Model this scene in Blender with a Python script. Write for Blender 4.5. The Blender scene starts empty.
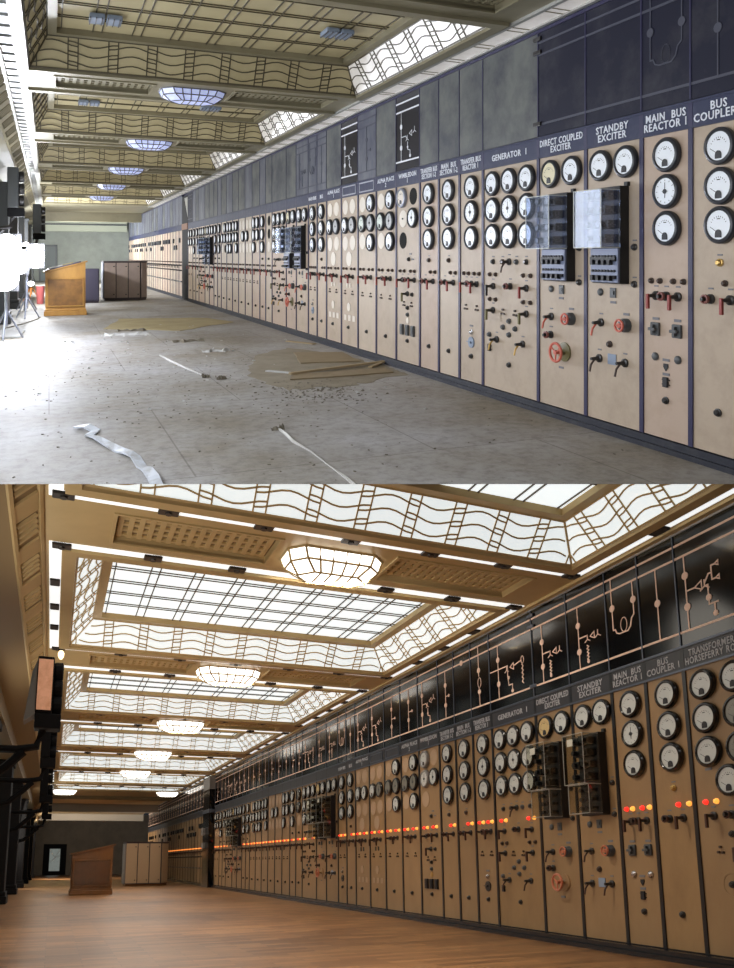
# Two halls of one power-station control room, one above the other, cut open along an
# inclined plane: the derelict hall stands on top, the restored hall (its axes sheared to fit its own perspective through the one camera, so its
# floor falls away from the viewer) lies below it.
import bpy, bmesh, math, random
from mathutils import Vector, Matrix
random.seed(7)
S = bpy.context.scene
COL = S.collection
PI = math.pi

# ------------------------------------------------------------------ rooms
class Room: pass
def make_room(tag, a, c, v, eye, wall, su, sv, u_of, hs):
    r = Room(); r.tag = tag
    r.a, r.c, r.v = Vector(a), Vector(c), Vector(v)
    r.eye, r.wall, r.su, r.sv, r.u_of, r.hs = eye, wall, su, sv, u_of, hs
    r.R = Matrix((r.c, r.a, r.v)).transposed()          # columns: across, along, up
    r.W = Matrix((-r.a, r.v, -r.c)).transposed()        # right-hand wall: right, up, out
    r.cache = {}
    return r
UP = make_room('up', (-.38816, .92159, 0), (.92159, .38816, 0), (0, 0, 1), 1.5, 4.363, 1., 1., lambda u: u, 3.72)
LO = make_room('lo', (-.38087, .90998, -.72919), (.92457, .37682, -.29045), (-.01047, .17302, .87738), .9, 5.071,
               .938, 1.0305, lambda u: 5.388 + (u - 4.2) * .938, 3.80)  # lower hall's axes are sheared to fit its perspective through the shared camera
def pt(r, w, u, h): return r.c * w + r.a * u + r.v * (h - r.eye)

# ------------------------------------------------------------------ materials
def nmat(name):
    m = bpy.data.materials.new(name); m.use_nodes = True
    nt = m.node_tree; b = nt.nodes['Principled BSDF']
    return m, nt, b
def mat(name, col, rough=.5, metal=0., noise=None, emit=None, strength=0., spec=.5, bump=0., coat=0.):
    """noise = (scale, second colour, low, high[, stretch])"""
    m, nt, b = nmat(name)
    b.inputs['Base Color'].default_value = (*col, 1)
    b.inputs['Roughness'].default_value = rough
    b.inputs['Metallic'].default_value = metal
    b.inputs['Specular IOR Level'].default_value = spec
    b.inputs['Coat Weight'].default_value = coat
    if emit:
        b.inputs['Emission Color'].default_value = (*emit, 1)
        b.inputs['Emission Strength'].default_value = strength
    if noise or bump:
        tc = nt.nodes.new('ShaderNodeTexCoord')
        n = nt.nodes.new('ShaderNodeTexNoise')
        n.inputs['Scale'].default_value = noise[0] if noise else 20
        n.inputs['Detail'].default_value = 8; n.inputs['Roughness'].default_value = .65
        vec = tc.outputs['Object']
        oi = nt.nodes.new('ShaderNodeObjectInfo')
        add = nt.nodes.new('ShaderNodeVectorMath'); add.operation = 'ADD'
        mul = nt.nodes.new('ShaderNodeVectorMath'); mul.operation = 'SCALE'
        comb = nt.nodes.new('ShaderNodeCombineXYZ')
        for i in range(3): nt.links.new(oi.outputs['Random'], comb.inputs[i])
        nt.links.new(comb.outputs[0], mul.inputs[0]); mul.inputs['Scale'].default_value = 57.
        nt.links.new(vec, add.inputs[0]); nt.links.new(mul.outputs[0], add.inputs[1])
        vec = add.outputs[0]
        if noise and len(noise) > 4:
            mp = nt.nodes.new('ShaderNodeMapping'); mp.inputs['Scale'].default_value = noise[4]
            nt.links.new(vec, mp.inputs[0]); vec = mp.outputs[0]
        nt.links.new(vec, n.inputs['Vector'])
        if noise:
            cr = nt.nodes.new('ShaderNodeValToRGB')
            cr.color_ramp.elements[0].position = noise[2]; cr.color_ramp.elements[0].color = (*col, 1)
            cr.color_ramp.elements[1].position = noise[3]; cr.color_ramp.elements[1].color = (*noise[1], 1)
            nt.links.new(n.outputs['Fac'], cr.inputs[0]); nt.links.new(cr.outputs[0], b.inputs['Base Color'])
        if bump:
            bp = nt.nodes.new('ShaderNodeBump'); bp.inputs['Strength'].default_value = bump; bp.inputs['Distance'].default_value = .02
            nt.links.new(n.outputs['Fac'], bp.inputs['Height']); nt.links.new(bp.outputs[0], b.inputs['Normal'])
    return m
def glass(name, tint=(.9, .95, 1.), alpha=.16, rough=.05, dust=0):
    m, nt, b = nmat(name)
    nt.nodes.remove(b)
    out = nt.nodes['Material Output']
    tr = nt.nodes.new('ShaderNodeBsdfTransparent'); tr.inputs[0].default_value = (*tint, 1)
    gl = nt.nodes.new('ShaderNodeBsdfGlossy'); gl.inputs['Color'].default_value = (*tint, 1)
    gl.inputs['Roughness'].default_value = rough
    if dust:
        df = nt.nodes.new('ShaderNodeBsdfDiffuse'); df.inputs['Color'].default_value = (*tint, 1)
        m0 = nt.nodes.new('ShaderNodeMixShader'); m0.inputs[0].default_value = dust
        nt.links.new(gl.outputs[0], m0.inputs[1]); nt.links.new(df.outputs[0], m0.inputs[2]); gl = m0
    mx = nt.nodes.new('ShaderNodeMixShader'); mx.inputs[0].default_value = alpha
    nt.links.new(tr.outputs[0], mx.inputs[1]); nt.links.new(gl.outputs[0], mx.inputs[2])
    nt.links.new(mx.outputs[0], out.inputs[0])
    return m

def floor_concrete():
    m, nt, b = nmat('dusty_floor')
    uv = nt.nodes.new('ShaderNodeUVMap'); uv.uv_map = 'uv'
    n1 = nt.nodes.new('ShaderNodeTexNoise'); n1.inputs['Scale'].default_value = .55; n1.inputs['Detail'].default_value = 9; n1.inputs['Roughness'].default_value = .62
    n2 = nt.nodes.new('ShaderNodeTexNoise'); n2.inputs['Scale'].default_value = 9; n2.inputs['Detail'].default_value = 10; n2.inputs['Roughness'].default_value = .75
    c1 = nt.nodes.new('ShaderNodeValToRGB'); e = c1.color_ramp.elements
    e[0].position = .36; e[0].color = (.275, .245, .195, 1); e[1].position = .66; e[1].color = (.445, .44, .45, 1)
    c2 = nt.nodes.new('ShaderNodeValToRGB'); e = c2.color_ramp.elements
    e[0].position = .30; e[0].color = (.45, .43, .40, 1); e[1].position = .55; e[1].color = (1, 1, 1, 1)
    mx = nt.nodes.new('ShaderNodeMix'); mx.data_type = 'RGBA'; mx.blend_type = 'MULTIPLY'; mx.inputs[0].default_value = .8
    br = nt.nodes.new('ShaderNodeTexBrick'); br.inputs['Scale'].default_value = 1.
    br.inputs['Brick Width'].default_value = 1.85; br.inputs['Row Height'].default_value = 2.6; br.inputs['Mortar Size'].default_value = .007
    br.inputs['Color1'].default_value = (1, 1, 1, 1); br.inputs['Color2'].default_value = (.93, .93, .95, 1); br.inputs['Mortar'].default_value = (.5, .48, .46, 1)
    m2 = nt.nodes.new('ShaderNodeMix'); m2.data_type = 'RGBA'; m2.blend_type = 'MULTIPLY'; m2.inputs[0].default_value = .75
    L = nt.links.new
    for n in (n1, n2, br): L(uv.outputs[0], n.inputs['Vector'])
    L(n1.outputs['Fac'], c1.inputs[0]); L(n2.outputs['Fac'], c2.inputs[0])
    L(c1.outputs[0], mx.inputs[6]); L(c2.outputs[0], mx.inputs[7])
    L(mx.outputs[2], m2.inputs[6]); L(br.outputs[0], m2.inputs[7]); L(m2.outputs[2], b.inputs['Base Color'])
    bp = nt.nodes.new('ShaderNodeBump'); bp.inputs['Strength'].default_value = .25; bp.inputs['Distance'].default_value = .01
    L(n2.outputs['Fac'], bp.inputs['Height']); L(bp.outputs[0], b.inputs['Normal'])
    b.inputs['Roughness'].default_value = .62; b.inputs['Specular IOR Level'].default_value = .45
    return m
def floor_parquet():
    m, nt, b = nmat('parquet')
    uv = nt.nodes.new('ShaderNodeUVMap'); uv.uv_map = 'uv'
    L = nt.links.new
    br = nt.nodes.new('ShaderNodeTexBrick'); br.inputs['Scale'].default_value = 1.
    br.inputs['Brick Width'].default_value = .62; br.inputs['Row Height'].default_value = .125; br.inputs['Mortar Size'].default_value = .003
    br.inputs['Color1'].default_value = (.42, .21, .085, 1); br.inputs['Color2'].default_value = (.20, .093, .038, 1); br.inputs['Mortar'].default_value = (.12, .05, .02, 1)
    n = nt.nodes.new('ShaderNodeTexNoise'); n.inputs['Scale'].default_value = 3; n.inputs['Detail'].default_value = 6
    mp = nt.nodes.new('ShaderNodeMapping'); mp.inputs['Scale'].default_value = (1.2, 6, 1)
    L(uv.outputs[0], br.inputs['Vector']); L(uv.outputs[0], mp.inputs[0]); L(mp.outputs[0], n.inputs['Vector'])
    cr = nt.nodes.new('ShaderNodeValToRGB'); e = cr.color_ramp.elements
    e[0].position = .3; e[0].color = (.55, .55, .55, 1); e[1].position = .7; e[1].color = (1.15, 1.1, 1.05, 1)
    mx = nt.nodes.new('ShaderNodeMix'); mx.data_type = 'RGBA'; mx.blend_type = 'MULTIPLY'; mx.inputs[0].default_value = .7
    L(n.outputs['Fac'], cr.inputs[0]); L(br.outputs[0], mx.inputs[6]); L(cr.outputs[0], mx.inputs[7]); L(mx.outputs[2], b.inputs['Base Color'])
    b.inputs['Roughness'].default_value = .31; b.inputs['Specular IOR Level'].default_value = .65
    return m

M = {}
def defmats():
    # derelict hall
    M['cream'] = [mat('cream_paint_%s' % k, c, .5, 0, (5., d, .45, .75)) for k, c, d in (
        ('warm', (.44, .35, .265), (.36, .28, .205)), ('pale', (.48, .39, .30), (.41, .33, .25)), ('pink', (.45, .34, .265), (.39, .29, .21)))]
    M['edge'] = mat('blue_edge_paint', (.024, .022, .072), .45)
    M['plinth'] = mat('blue_plinth_paint', (.013, .015, .026), .5, 0, (6, (.05, .05, .055), .5, .8))
    M['plate'] = mat('slate_blue_plate', (.030, .036, .080), .5, 0, (7, (.065, .07, .115), .5, .75), spec=.3)
    M['plate_frame'] = mat('pale_plate_frame', (.35, .36, .42), .5)
    M['letter'] = mat('white_letter', (.75, .78, .85), .5)
    M['navy'] = mat('stained_navy_slate', (.010, .011, .027), .6, 0, (2.2, (.040, .040, .052), .5, .74), spec=.25)
    M['grimy'] = mat('mildewed_slate', (.042, .047, .060), .6, 0, (2.0, (.125, .132, .125), .36, .64))
    M['violet'] = mat('faded_slate', (.060, .066, .100), .55, 0, (2.0, (.15, .16, .18), .42, .7, (1, 1, .5)))
    M['clean'] = mat('clean_black_slate', (.008, .008, .015), .3)
    M['line_white'] = mat('white_line', (.78, .80, .85), .5)
    M['line_faint'] = mat('faint_line', (.055, .058, .085), .6)
    M['bezel'] = mat('dark_bezel', (.028, .030, .038), .35)
    M['dial'] = mat('white_dial', (.80, .84, .90), .35)
    M['dial_cream'] = mat('yellowed_dial', (.68, .62, .42), .35)
    M['dial_grey'] = mat('grey_dial', (.36, .37, .38), .35)
    M['dial_green'] = mat('greenish_dial', (.52, .58, .52), .35)
    M['ink'] = mat('ink', (.012, .012, .016), .5)
    M['disc'] = mat('pale_cover_disc', (.70, .64, .56), .55)
    M['hole'] = mat('hole_dark', (.004, .004, .004), .9)
    M['dark'] = mat('dark_knob', (.022, .020, .020), .35)
    M['dark2'] = mat('grey_knob', (.07, .075, .08), .4)
    M['brownknob'] = mat('brown_knob', (.05, .028, .02), .4)
    M['red'] = mat('red_handle', (.27, .036, .028), .4)
    M['redring'] = mat('dull_red_ring', (.20, .06, .05), .45)
    M['olive'] = mat('olive_handle', (.16, .14, .05), .4)
    M['brass'] = mat('brass', (.60, .40, .14), .35, .8)
    M['chrome'] = mat('chrome', (.6, .6, .62), .25, 1.)
    M['redwheel'] = mat('red_wheel', (.58, .13, .085), .45)
    M['grey_disc'] = mat('grey_disc', (.22, .27, .36), .5)
    M['labelgrey'] = mat('small_label', (.16, .16, .18), .6)
    M['relay_black'] = mat('relay_black', (.006, .006, .008), .5)
    M['relay_grey'] = mat('relay_blue_grey', (.19, .22, .33), .45)
    M['relay_in'] = mat('relay_works', (.028, .027, .028), .4, .3, (60, (.28, .27, .25), .5, .72))
    M['relay_in_lo'] = mat('dark_relay_works', (.008, .008, .009), .4, .2, (60, (.045, .042, .038), .55, .75))
    M['glass_up'] = glass('relay_glass', (.88, .92, 1.), .085, .08, .18)
    M['glass_lo'] = glass('relay_glass_clear', (.93, .93, .9), .035, .06)
    M['glass_edge'] = mat('glass_edge', (.50, .52, .50), .3)
    M['glass_edge_lo'] = mat('dim_glass_edge', (.32, .31, .28), .3)
    M['floor_up'] = floor_concrete()
    M['ceil_up'] = mat('ceiling_bronze_paint', (.285, .255, .165), .42, .15, (1.2, (.20, .175, .11), .4, .75))
    M['ceil_silver'] = mat('ceiling_pale_paint', (.40, .40, .38), .4, .2, (2, (.28, .27, .25), .45, .75))
    M['lead_up'] = mat('lead_dark', (.085, .070, .040), .5)
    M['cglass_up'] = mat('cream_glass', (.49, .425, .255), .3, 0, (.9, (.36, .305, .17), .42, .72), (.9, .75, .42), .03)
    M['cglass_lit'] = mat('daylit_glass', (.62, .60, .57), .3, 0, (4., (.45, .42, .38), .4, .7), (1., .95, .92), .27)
    M['pane_grey'] = mat('grey_pane', (.24, .25, .25), .35, .2, (3, (.15, .15, .15), .4, .7))
    M['grille_up'] = mat('grille_dark', (.15, .135, .09), .6)
    M['fix_up'] = mat('lamp_glass_blue', (.62, .68, .95), .25, 0, (14, (.45, .50, .80), .4, .7), (.55, .62, 1.), .38)
    M['fixframe_up'] = mat('lamp_frame_up', (.10, .10, .11), .5)
    M['wall_up'] = mat('grey_green_wall', (.36, .38, .35), .75, 0, (1.2, (.28, .295, .27), .4, .7))
    M['wall_left_up'] = mat('pale_green_wall', (.42, .44, .36), .7)
    M['pil_up'] = mat('dark_pilaster_up', (.06, .065, .07), .5)
    M['wood_up'] = mat('yellow_oak', (.50, .27, .06), .45, 0, (2.6, (.36, .165, .035), .38, .7, (1, 1, .35)))
    M['wood_dk_up'] = mat('oak_panel', (.30, .14, .032), .4, 0, (4., (.15, .068, .018), .38, .68))
    M['leather'] = mat('desk_leather', (.06, .055, .09), .5)
    M['paper'] = mat('paper', (.70, .68, .66), .7)
    M['cab_up'] = mat('pinkish_steel', (.36, .285, .25), .5, 0, (3, (.30, .235, .205), .4, .7))
    M['cab_dk'] = mat('cabinet_trim', (.055, .04, .045), .5)
    M['flood'] = mat('flood_face', (1, 1, 1), .4, 0, None, (.93, .97, 1.), 9.)
    M['floodcase'] = mat('flood_case', (.10, .10, .11), .5)
    M['stand'] = mat('stand_grey', (.32, .34, .42), .4, .4)
    M['orange'] = mat('orange_paint', (.62, .22, .04), .5)
    M['binred'] = mat('red_bin', (.42, .10, .10), .5)
    M['card'] = mat('brown_hardboard', (.26, .20, .12), .8, 0, (5, (.22, .165, .09), .4, .7))
    M['card2'] = mat('ochre_hardboard', (.40, .33, .18), .8, 0, (2, (.31, .25, .13), .4, .7))
    M['dirt'] = mat('brown_dirt', (.275, .24, .18), .95, 0, (3, (.205, .17, .115), .35, .65))
    M['tape'] = mat('white_tape', (.50, .49, .47), .5)
    M['ribbon'] = mat('peeled_ribbon', (.62, .66, .74), .4, 0, (8, (.36, .36, .36), .45, .7))
    M['debris'] = mat('dark_debris', (.15, .13, .10), .9)
    M['scrap'] = mat('pale_scrap', (.5, .5, .5), .8)
    M['wood_stick'] = mat('raw_batten', (.34, .26, .15), .8)
    M['door_up'] = mat('grey_door', (.10, .115, .12), .5)
    M['void'] = mat('dark_opening', (.008, .008, .010), .8)
    M['lintel'] = mat('rusty_lintel', (.25, .13, .08), .7)
    M['daypane'] = mat('daylight_pane', (.9, .9, .9), .3, 0, None, (.88, .94, 1.), 2.)
    # restored hall
    M['brown'] = [mat('tan_paint_%s' % k, c, .42, 0, (4., d, .4, .8, (1, 1, .5))) for k, c, d in (
        ('warm', (.31, .190, .092), (.25, .148, .070)), ('mid', (.29, .180, .088), (.24, .142, .068)), ('deep', (.305, .185, .084), (.225, .130, .058)))]
    M['edge_lo'] = mat('black_edge', (.008, .009, .012), .3)
    M['plinth_lo'] = mat('black_plinth', (.008, .008, .010), .25)
    M['plate_lo'] = mat('charcoal_plate', (.026, .027, .034), .35, 0, (8, (.045, .046, .05), .5, .8))
    M['letter_lo'] = mat('pale_letter', (.42, .42, .44), .5)
    M['board_lo'] = mat('polished_black', (.004, .004, .005), .09)
    M['line_pink'] = mat('pink_line', (.86, .60, .47), .45)
    M['rail_lo'] = mat('steel_rail', (.10, .115, .15), .3, .5)
    M['silver_lo'] = mat('silver_trim', (.42, .43, .46), .3, .8)
    M['bezel_lo'] = mat('black_bezel', (.010, .010, .010), .18)
    M['dial_lo'] = mat('ivory_dial', (.54, .55, .53), .25)
    M['dial_lo_amber'] = mat('amber_dial', (.58, .42, .20), .25)
    M['dial_lo_dark'] = mat('dim_dial', (.20, .19, .16), .25)
    M['disc_lo'] = mat('brown_cover_disc', (.40, .27, .17), .5)
    M['lampred'] = mat('red_lamp', (.8, .05, .04), .3, 0, None, (1., .035, .02), 1.0)
    M['lampamber'] = mat('amber_lamp', (.9, .5, .15), .3, 0, None, (1., .42, .06), 1.0)
    M['handle_lo'] = mat('oxblood_handle', (.055, .022, .016), .35)
    M['wheel_lo'] = mat('copper_wheel', (.48, .15, .08), .35)
    M['floor_lo'] = floor_parquet()
    M['ceil_lo'] = mat('gold_paint', (.62, .475, .24), .40, .2, (1.5, (.54, .405, .195), .4, .7))
    M['lead_lo'] = mat('gold_lead', (.60, .46, .24), .45, .2)
    M['leadd_lo'] = mat('dark_lead', (.12, .10, .07), .5)
    M['cglass_lo'] = mat('lit_glass', (.8, .85, .85), .3, 0, (.5, (.66, .72, .72), .35, .65), (.90, .98, 1.), .88)
    M['sglass_lo'] = mat('lit_slope_glass', (.8, .85, .85), .3, 0, (.9, (.66, .72, .70), .35, .65), (.88, .97, 1.), .72)
    M['strip_lo'] = mat('lit_strip_glass', (.9, .93, .93), .3, 0, None, (.95, 1., 1.), .85)
    M['grille_lo'] = mat('grille_gold', (.25, .18, .09), .5)
    M['fix_lo'] = mat('lamp_glass_white', (1, 1, 1), .3, 0, None, (1., .97, .90), 3.)
    M['fixframe_lo'] = mat('lamp_frame_gold', (.50, .38, .18), .4)
    M['wall_lo'] = mat('grey_stone_wall', (.225, .185, .14), .8, 0, (1.5, (.17, .138, .105), .4, .7))
    M['beam_pale'] = mat('pale_beam', (.50, .45, .37), .7)
    M['pil_lo'] = mat('black_pilaster', (.006, .006, .007), .6, spec=.2)
    M['jamb'] = mat('pale_jamb', (.36, .31, .24), .6)
    M['wood_lo'] = mat('red_oak', (.17, .070, .021), .35, 0, (3., (.085, .036, .013), .38, .7, (1, 1, .4)))
    M['wood_dk_lo'] = mat('red_oak_panel', (.10, .042, .016), .3, 0, (4, (.05, .021, .009), .38, .7))
    M['cab_lo'] = mat('beige_steel', (.42, .29, .175), .5)
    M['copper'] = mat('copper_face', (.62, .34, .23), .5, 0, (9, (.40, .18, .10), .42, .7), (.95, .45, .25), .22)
    M['greybox'] = mat('grey_casing', (.20, .19, .18), .45)
    M['blackiron'] = mat('black_iron', (.005, .005, .006), .7, spec=.12)
    M['pane_dim'] = mat('dim_pane', (.35, .38, .36), .3, 0, (3, (.2, .22, .2), .4, .7), (.8, .9, .85), .16)
    M['bulb'] = mat('bulb', (1, .9, .7), .3, 0, None, (1., .72, .38), 3.)
defmats()

# ------------------------------------------------------------------ mesh building
class MB:
    def __init__(s): s.v = []; s.f = []; s.M = Matrix.Identity(4)
    def add(s, vs, fs):
        o = len(s.v)
        for p in vs: s.v.append(tuple(s.M @ Vector(p)))
        flip = s.M.to_3x3().determinant() < 0
        for f in fs:
            g = [i + o for i in f]
            s.f.append(g[::-1] if flip else g)
        return s
    def box(s, x0, x1, y0, y1, z0, z1):
        vs = [(x0, y0, z0), (x1, y0, z0), (x1, y1, z0), (x0, y1, z0), (x0, y0, z1), (x1, y0, z1), (x1, y1, z1), (x0, y1, z1)]
        return s.add(vs, [(0, 3, 2, 1), (4, 5, 6, 7), (0, 1, 5, 4), (1, 2, 6, 5), (2, 3, 7, 6), (3, 0, 4, 7)])
    def hexa(s, b, t):                      # bottom four, top four points
        return s.add(list(b) + list(t), [(0, 3, 2, 1), (4, 5, 6, 7), (0, 1, 5, 4), (1, 2, 6, 5), (2, 3, 7, 6), (3, 0, 4, 7)])
    def bevbox(s, x0, x1, y0, y1, z0, z1, b):
        bm = bmesh.new()
        bmesh.ops.create_cube(bm, size=1, matrix=Matrix.Translation(((x0+x1)/2, (y0+y1)/2, (z0+z1)/2)) @ Matrix.Diagonal((x1-x0, y1-y0, z1-z0, 1)))
        bmesh.ops.bevel(bm, geom=list(bm.edges), offset=b, segments=2, affect='EDGES', profile=.6)
        bm.verts.index_update()
        s.add([v.co[:] for v in bm.verts], [[v.index for v in f.verts] for f in bm.faces]); bm.free(); return s
    def lathe(s, prof, x=0, y=0, z=0, n=20, axis='z', cap=True):
        vs = []; fs = []
        for r, q in prof:
            for i in range(n):
                t = 2 * PI * i / n; a, b = r * math.cos(t), r * math.sin(t)
                p = (a, b, q) if axis == 'z' else ((q, a, b) if axis == 'x' else (b, q, a))
                vs.append((p[0] + x, p[1] + y, p[2] + z))
        for k in range(len(prof) - 1):
            for i in range(n):
                j = (i + 1) % n
                fs.append((k*n+i, k*n+j, (k+1)*n+j, (k+1)*n+i))
        if cap:
            fs.append(tuple(range(n - 1, -1, -1))); fs.append(tuple(range((len(prof)-1)*n, len(prof)*n)))
        return s.add(vs, fs)
    def cyl(s, x, y, z0, z1, r, n=16, r1=None): return s.lathe([(r, z0), (r if r1 is None else r1, z1)], x, y, 0, n)
    def tube(s, pts, r, n=6, closed=False):
        P = [Vector(p) for p in pts]; m = len(P); vs = []; fs = []
        for i in range(m):
            d = (P[(i+1) % m] - P[i-1]) if closed else (P[min(i+1, m-1)] - P[max(i-1, 0)])
            d.normalize()
            u = d.orthogonal() if abs(d.z) > .95 else d.cross(Vector((0, 0, 1)))
            u.normalize(); w = d.cross(u)
            for k in range(n):
                t = 2*PI*k/n; vs.append(P[i] + u*(r*math.cos(t)) + w*(r*math.sin(t)))
        for i in range(m if closed else m-1):
            for k in range(n):
                a, b = i*n+k, i*n+(k+1) % n; c, d = ((i+1) % m)*n+(k+1) % n, ((i+1) % m)*n+k
                fs.append((a, b, c, d))
        if not closed:
            fs.append(tuple(range(n-1, -1, -1))); fs.append(tuple(range((m-1)*n, m*n)))
        return s.add(vs, fs)
    def strip(s, pts, wd, z0, z1):          # flat raised line in the xy plane
        P = [Vector((p[0], p[1], 0)) for p in pts]; m = len(P)
        L = []; Rr = []
        for i in range(m):
            d1 = (P[i] - P[i-1]).normalized() if i else (P[1] - P[0]).normalized()
            d2 = (P[i+1] - P[i]).normalized() if i < m-1 else d1
            n1 = Vector((-d1.y, d1.x, 0)); n2 = Vector((-d2.y, d2.x, 0)); nn = (n1 + n2)
            if nn.length < 1e-4: nn = n1
            nn.normalize(); k = 1 / max(.5, nn.dot(n1))
            L.append(P[i] + nn * wd / 2 * k); Rr.append(P[i] - nn * wd / 2 * k)
        vs = []; fs = []
        for i in range(m):
            for q, z in ((L[i], z0), (Rr[i], z0), (Rr[i], z1), (L[i], z1)): vs.append((q.x, q.y, z))
        for i in range(m-1):
            a, b = 4*i, 4*i+4
            for k in range(4): fs.append((a+k, a+(k+1) % 4, b+(k+1) % 4, b+k))
        fs.append((3, 2, 1, 0)); o = 4*(m-1); fs.append((o, o+1, o+2, o+3))
        return s.add(vs, fs)
    def poly(s, pts, z0, z1):               # extruded polygon
        n = len(pts); vs = [(p[0], p[1], z0) for p in pts] + [(p[0], p[1], z1) for p in pts]
        fs = [tuple(range(n-1, -1, -1)), tuple(range(n, 2*n))] + [(i, (i+1) % n, n+(i+1) % n, n+i) for i in range(n)]
        return s.add(vs, fs)
    def mesh(s, name, F, m, uv=None, smooth=False):
        me = bpy.data.meshes.new(name)
        me.from_pydata([F @ Vector(p) for p in s.v], [], s.f)
        if uv:
            l = me.uv_layers.new(name='uv')
            for p in me.polygons:
                for li in p.loop_indices:
                    q = s.v[me.loops[li].vertex_index]; l.data[li].uv = (q[0] + uv[0], q[1] + uv[1])
        me.materials.append(m)
        if smooth:
            for p in me.polygons: p.use_smooth = len(p.vertices) == 4
            try: me.set_sharp_from_angle(angle=.6)
            except Exception: pass
        me.update()
        return me
def obj(name, me, parent=None, loc=(0, 0, 0)):
    o = bpy.data.objects.new(name, me); COL.objects.link(o)
    o.location = loc
    if parent: o.parent = parent
    ROOMOF[o.name] = CUR[0]
    return o
ROOMOF = {}; CUR = [UP]
def tagobj(o, label, cat, group=None, kind=None):
    if label: o['label'] = label
    if cat: o['category'] = cat
    if group: o['group'] = group
    if kind: o['kind'] = kind
    return o
def thing(name, r, w, u, h, label, cat, group=None, kind=None):
    return tagobj(obj(name, None, None, pt(r, w, u, h)), label, cat, group, kind)
def wpart(name, r, parent, mb, m, x, y, z=0., key=None, smooth=False):
    """a piece on the panel wall: local frame right / up / out"""
    if key:
        k = (key, m.name)
        if k not in r.cache: r.cache[k] = mb().mesh(name, r.W, m, smooth=smooth)
        me = r.cache[k]
    else: me = mb.mesh(name, r.W, m, smooth=smooth)
    return obj(name, me, parent, r.W @ Vector((x, y, z)))
def rpart(name, r, parent, mb, m, off=(0, 0, 0), smooth=False, key=None, uv=None):
    if key:
        k = (key, m.name)
        if k not in r.cache: r.cache[k] = mb().mesh(name, r.R, m, smooth=smooth)
        me = r.cache[k]
    else: me = mb.mesh(name, r.R, m, uv=uv, smooth=smooth)
    return obj(name, me, parent, r.R @ Vector(off))
def rtop(name, r, w, u, h, mb, m, label=None, cat=None, group=None, kind=None, smooth=False, uv=None):
    o = obj(name, mb.mesh(name, r.R, m, uv=uv, smooth=smooth), None, pt(r, w, u, h))
    return tagobj(o, label, cat, group, kind)

_text = {}
def text_mesh(r, txt, size, m):
    k = (r.tag, txt, round(size, 3))
    if k in _text: return _text[k]
    cu = bpy.data.curves.new('lettering', 'FONT'); cu.body = txt; cu.size = size; cu.align_x = 'CENTER'; cu.align_y = 'CENTER'
    cu.extrude = .002; cu.resolution_u = 2; cu.space_line = .82; cu.space_character = 1.12; cu.space_word = 1.1; cu.offset = .0012
    o = bpy.data.objects.new('tmp', cu); COL.objects.link(o)
    bpy.context.view_layer.update()
    me = bpy.data.meshes.new_from_object(o)
    bpy.data.objects.remove(o)
    w = max(v.co.x for v in me.vertices) - min(v.co.x for v in me.vertices)
    cx = (max(v.co.x for v in me.vertices) + min(v.co.x for v in me.vertices)) / 2
    cy = (max(v.co.y for v in me.vertices) + min(v.co.y for v in me.vertices)) / 2
    for v in me.vertices: v.co.x -= cx; v.co.y -= cy
    me['w'] = w
    me.materials.clear(); me.materials.append(m)
    _text[k] = me
    return me

# ------------------------------------------------------------------ control panels
GR = .13
def g_bezel():
    return MB().lathe([(GR-.006, 0), (GR+.004, .006), (GR+.003, .034), (GR-.006, .046), (GR-.020, .050), (GR-.026, .046), (GR-.028, .032)], n=28, cap=False)
def g_dial(): return MB().cyl(0, 0, 0., .037, GR-.028, 28)
def g_needle():
    m = MB(); R = GR - .028
    m.poly([(math.cos(t)*.026, -.062+math.sin(t)*.030) for t in [PI*i/8 for i in range(9)]] + [(-.026, -.088), (.026, -.088)], .037, .044)
    m.strip([(-.004, -.055), (-.072, -.012)], .0035, .038, .0395)
    for i in range(9):
        t = math.radians(35 + i*110/8)
        m.strip([(.072*math.cos(t), -.03+.085*math.sin(t)), (.080*math.cos(t), -.03+.095*math.sin(t))], .0035, .037, .0383)
    m.box(-.014, .014, .040, .047, .037, .0383)
    return m
def g_needle2():
    m = MB(); m.cyl(0, 0, .037, .044, .018, 12); m.strip([(0, -.05), (0, .068)], .005, .037, .0395); m.strip([(-.03, 0), (.03, 0)], .003, .037, .039)
    for i in range(12):
        t = PI/6*i; m.strip([(.078*math.cos(t), .078*math.sin(t)), (.090*math.cos(t), .090*math.sin(t))], .0035, .037, .0383)
    return m
def gauge(r, root, x, y, dial=None, kind=1, bez=None, detail=True):
    up = r is UP
    x += .018
    b = wpart('gauge', r, root, g_bezel, bez or M['bezel' if up else 'bezel_lo'], x, y, 0, 'bezel', True)
    wpart('dial', r, b, g_dial, M[dial or ('dial' if up else 'dial_lo')], 0, 0, 0, 'dial')
    if detail: wpart('needle', r, b, g_needle if kind == 1 else g_needle2, M['ink'], 0, 0, 0, 'needle%d' % kind)
    return b
def k_small(): return MB().lathe([(.029, 0), (.029, .012), (.021, .015), (.021, .028), (.014, .034)], n=14)
def k_lamp(): return MB().lathe([(.024, 0), (.024, .010), (.019, .012), (.018, .026), (.010, .034)], n=14)
def k_base(): return MB().lathe([(.036, 0), (.036, .016), (.022, .022), (.015, .05), (.013, .095)], n=14)
def k_handle(): return MB().bevbox(-.0125, .0125, -.10, .016, .078, .102, .006)
def k_handle_s(): return MB().tube([(0, .0, .05), (-.012, -.05, .085), (-.018, -.11, .095)], .009, 8)
def k_ring():
    return MB().lathe([(.028, .05), (.034, .052), (.034, .072), (.024, .074), (.022, .056)], n=16)
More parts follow.
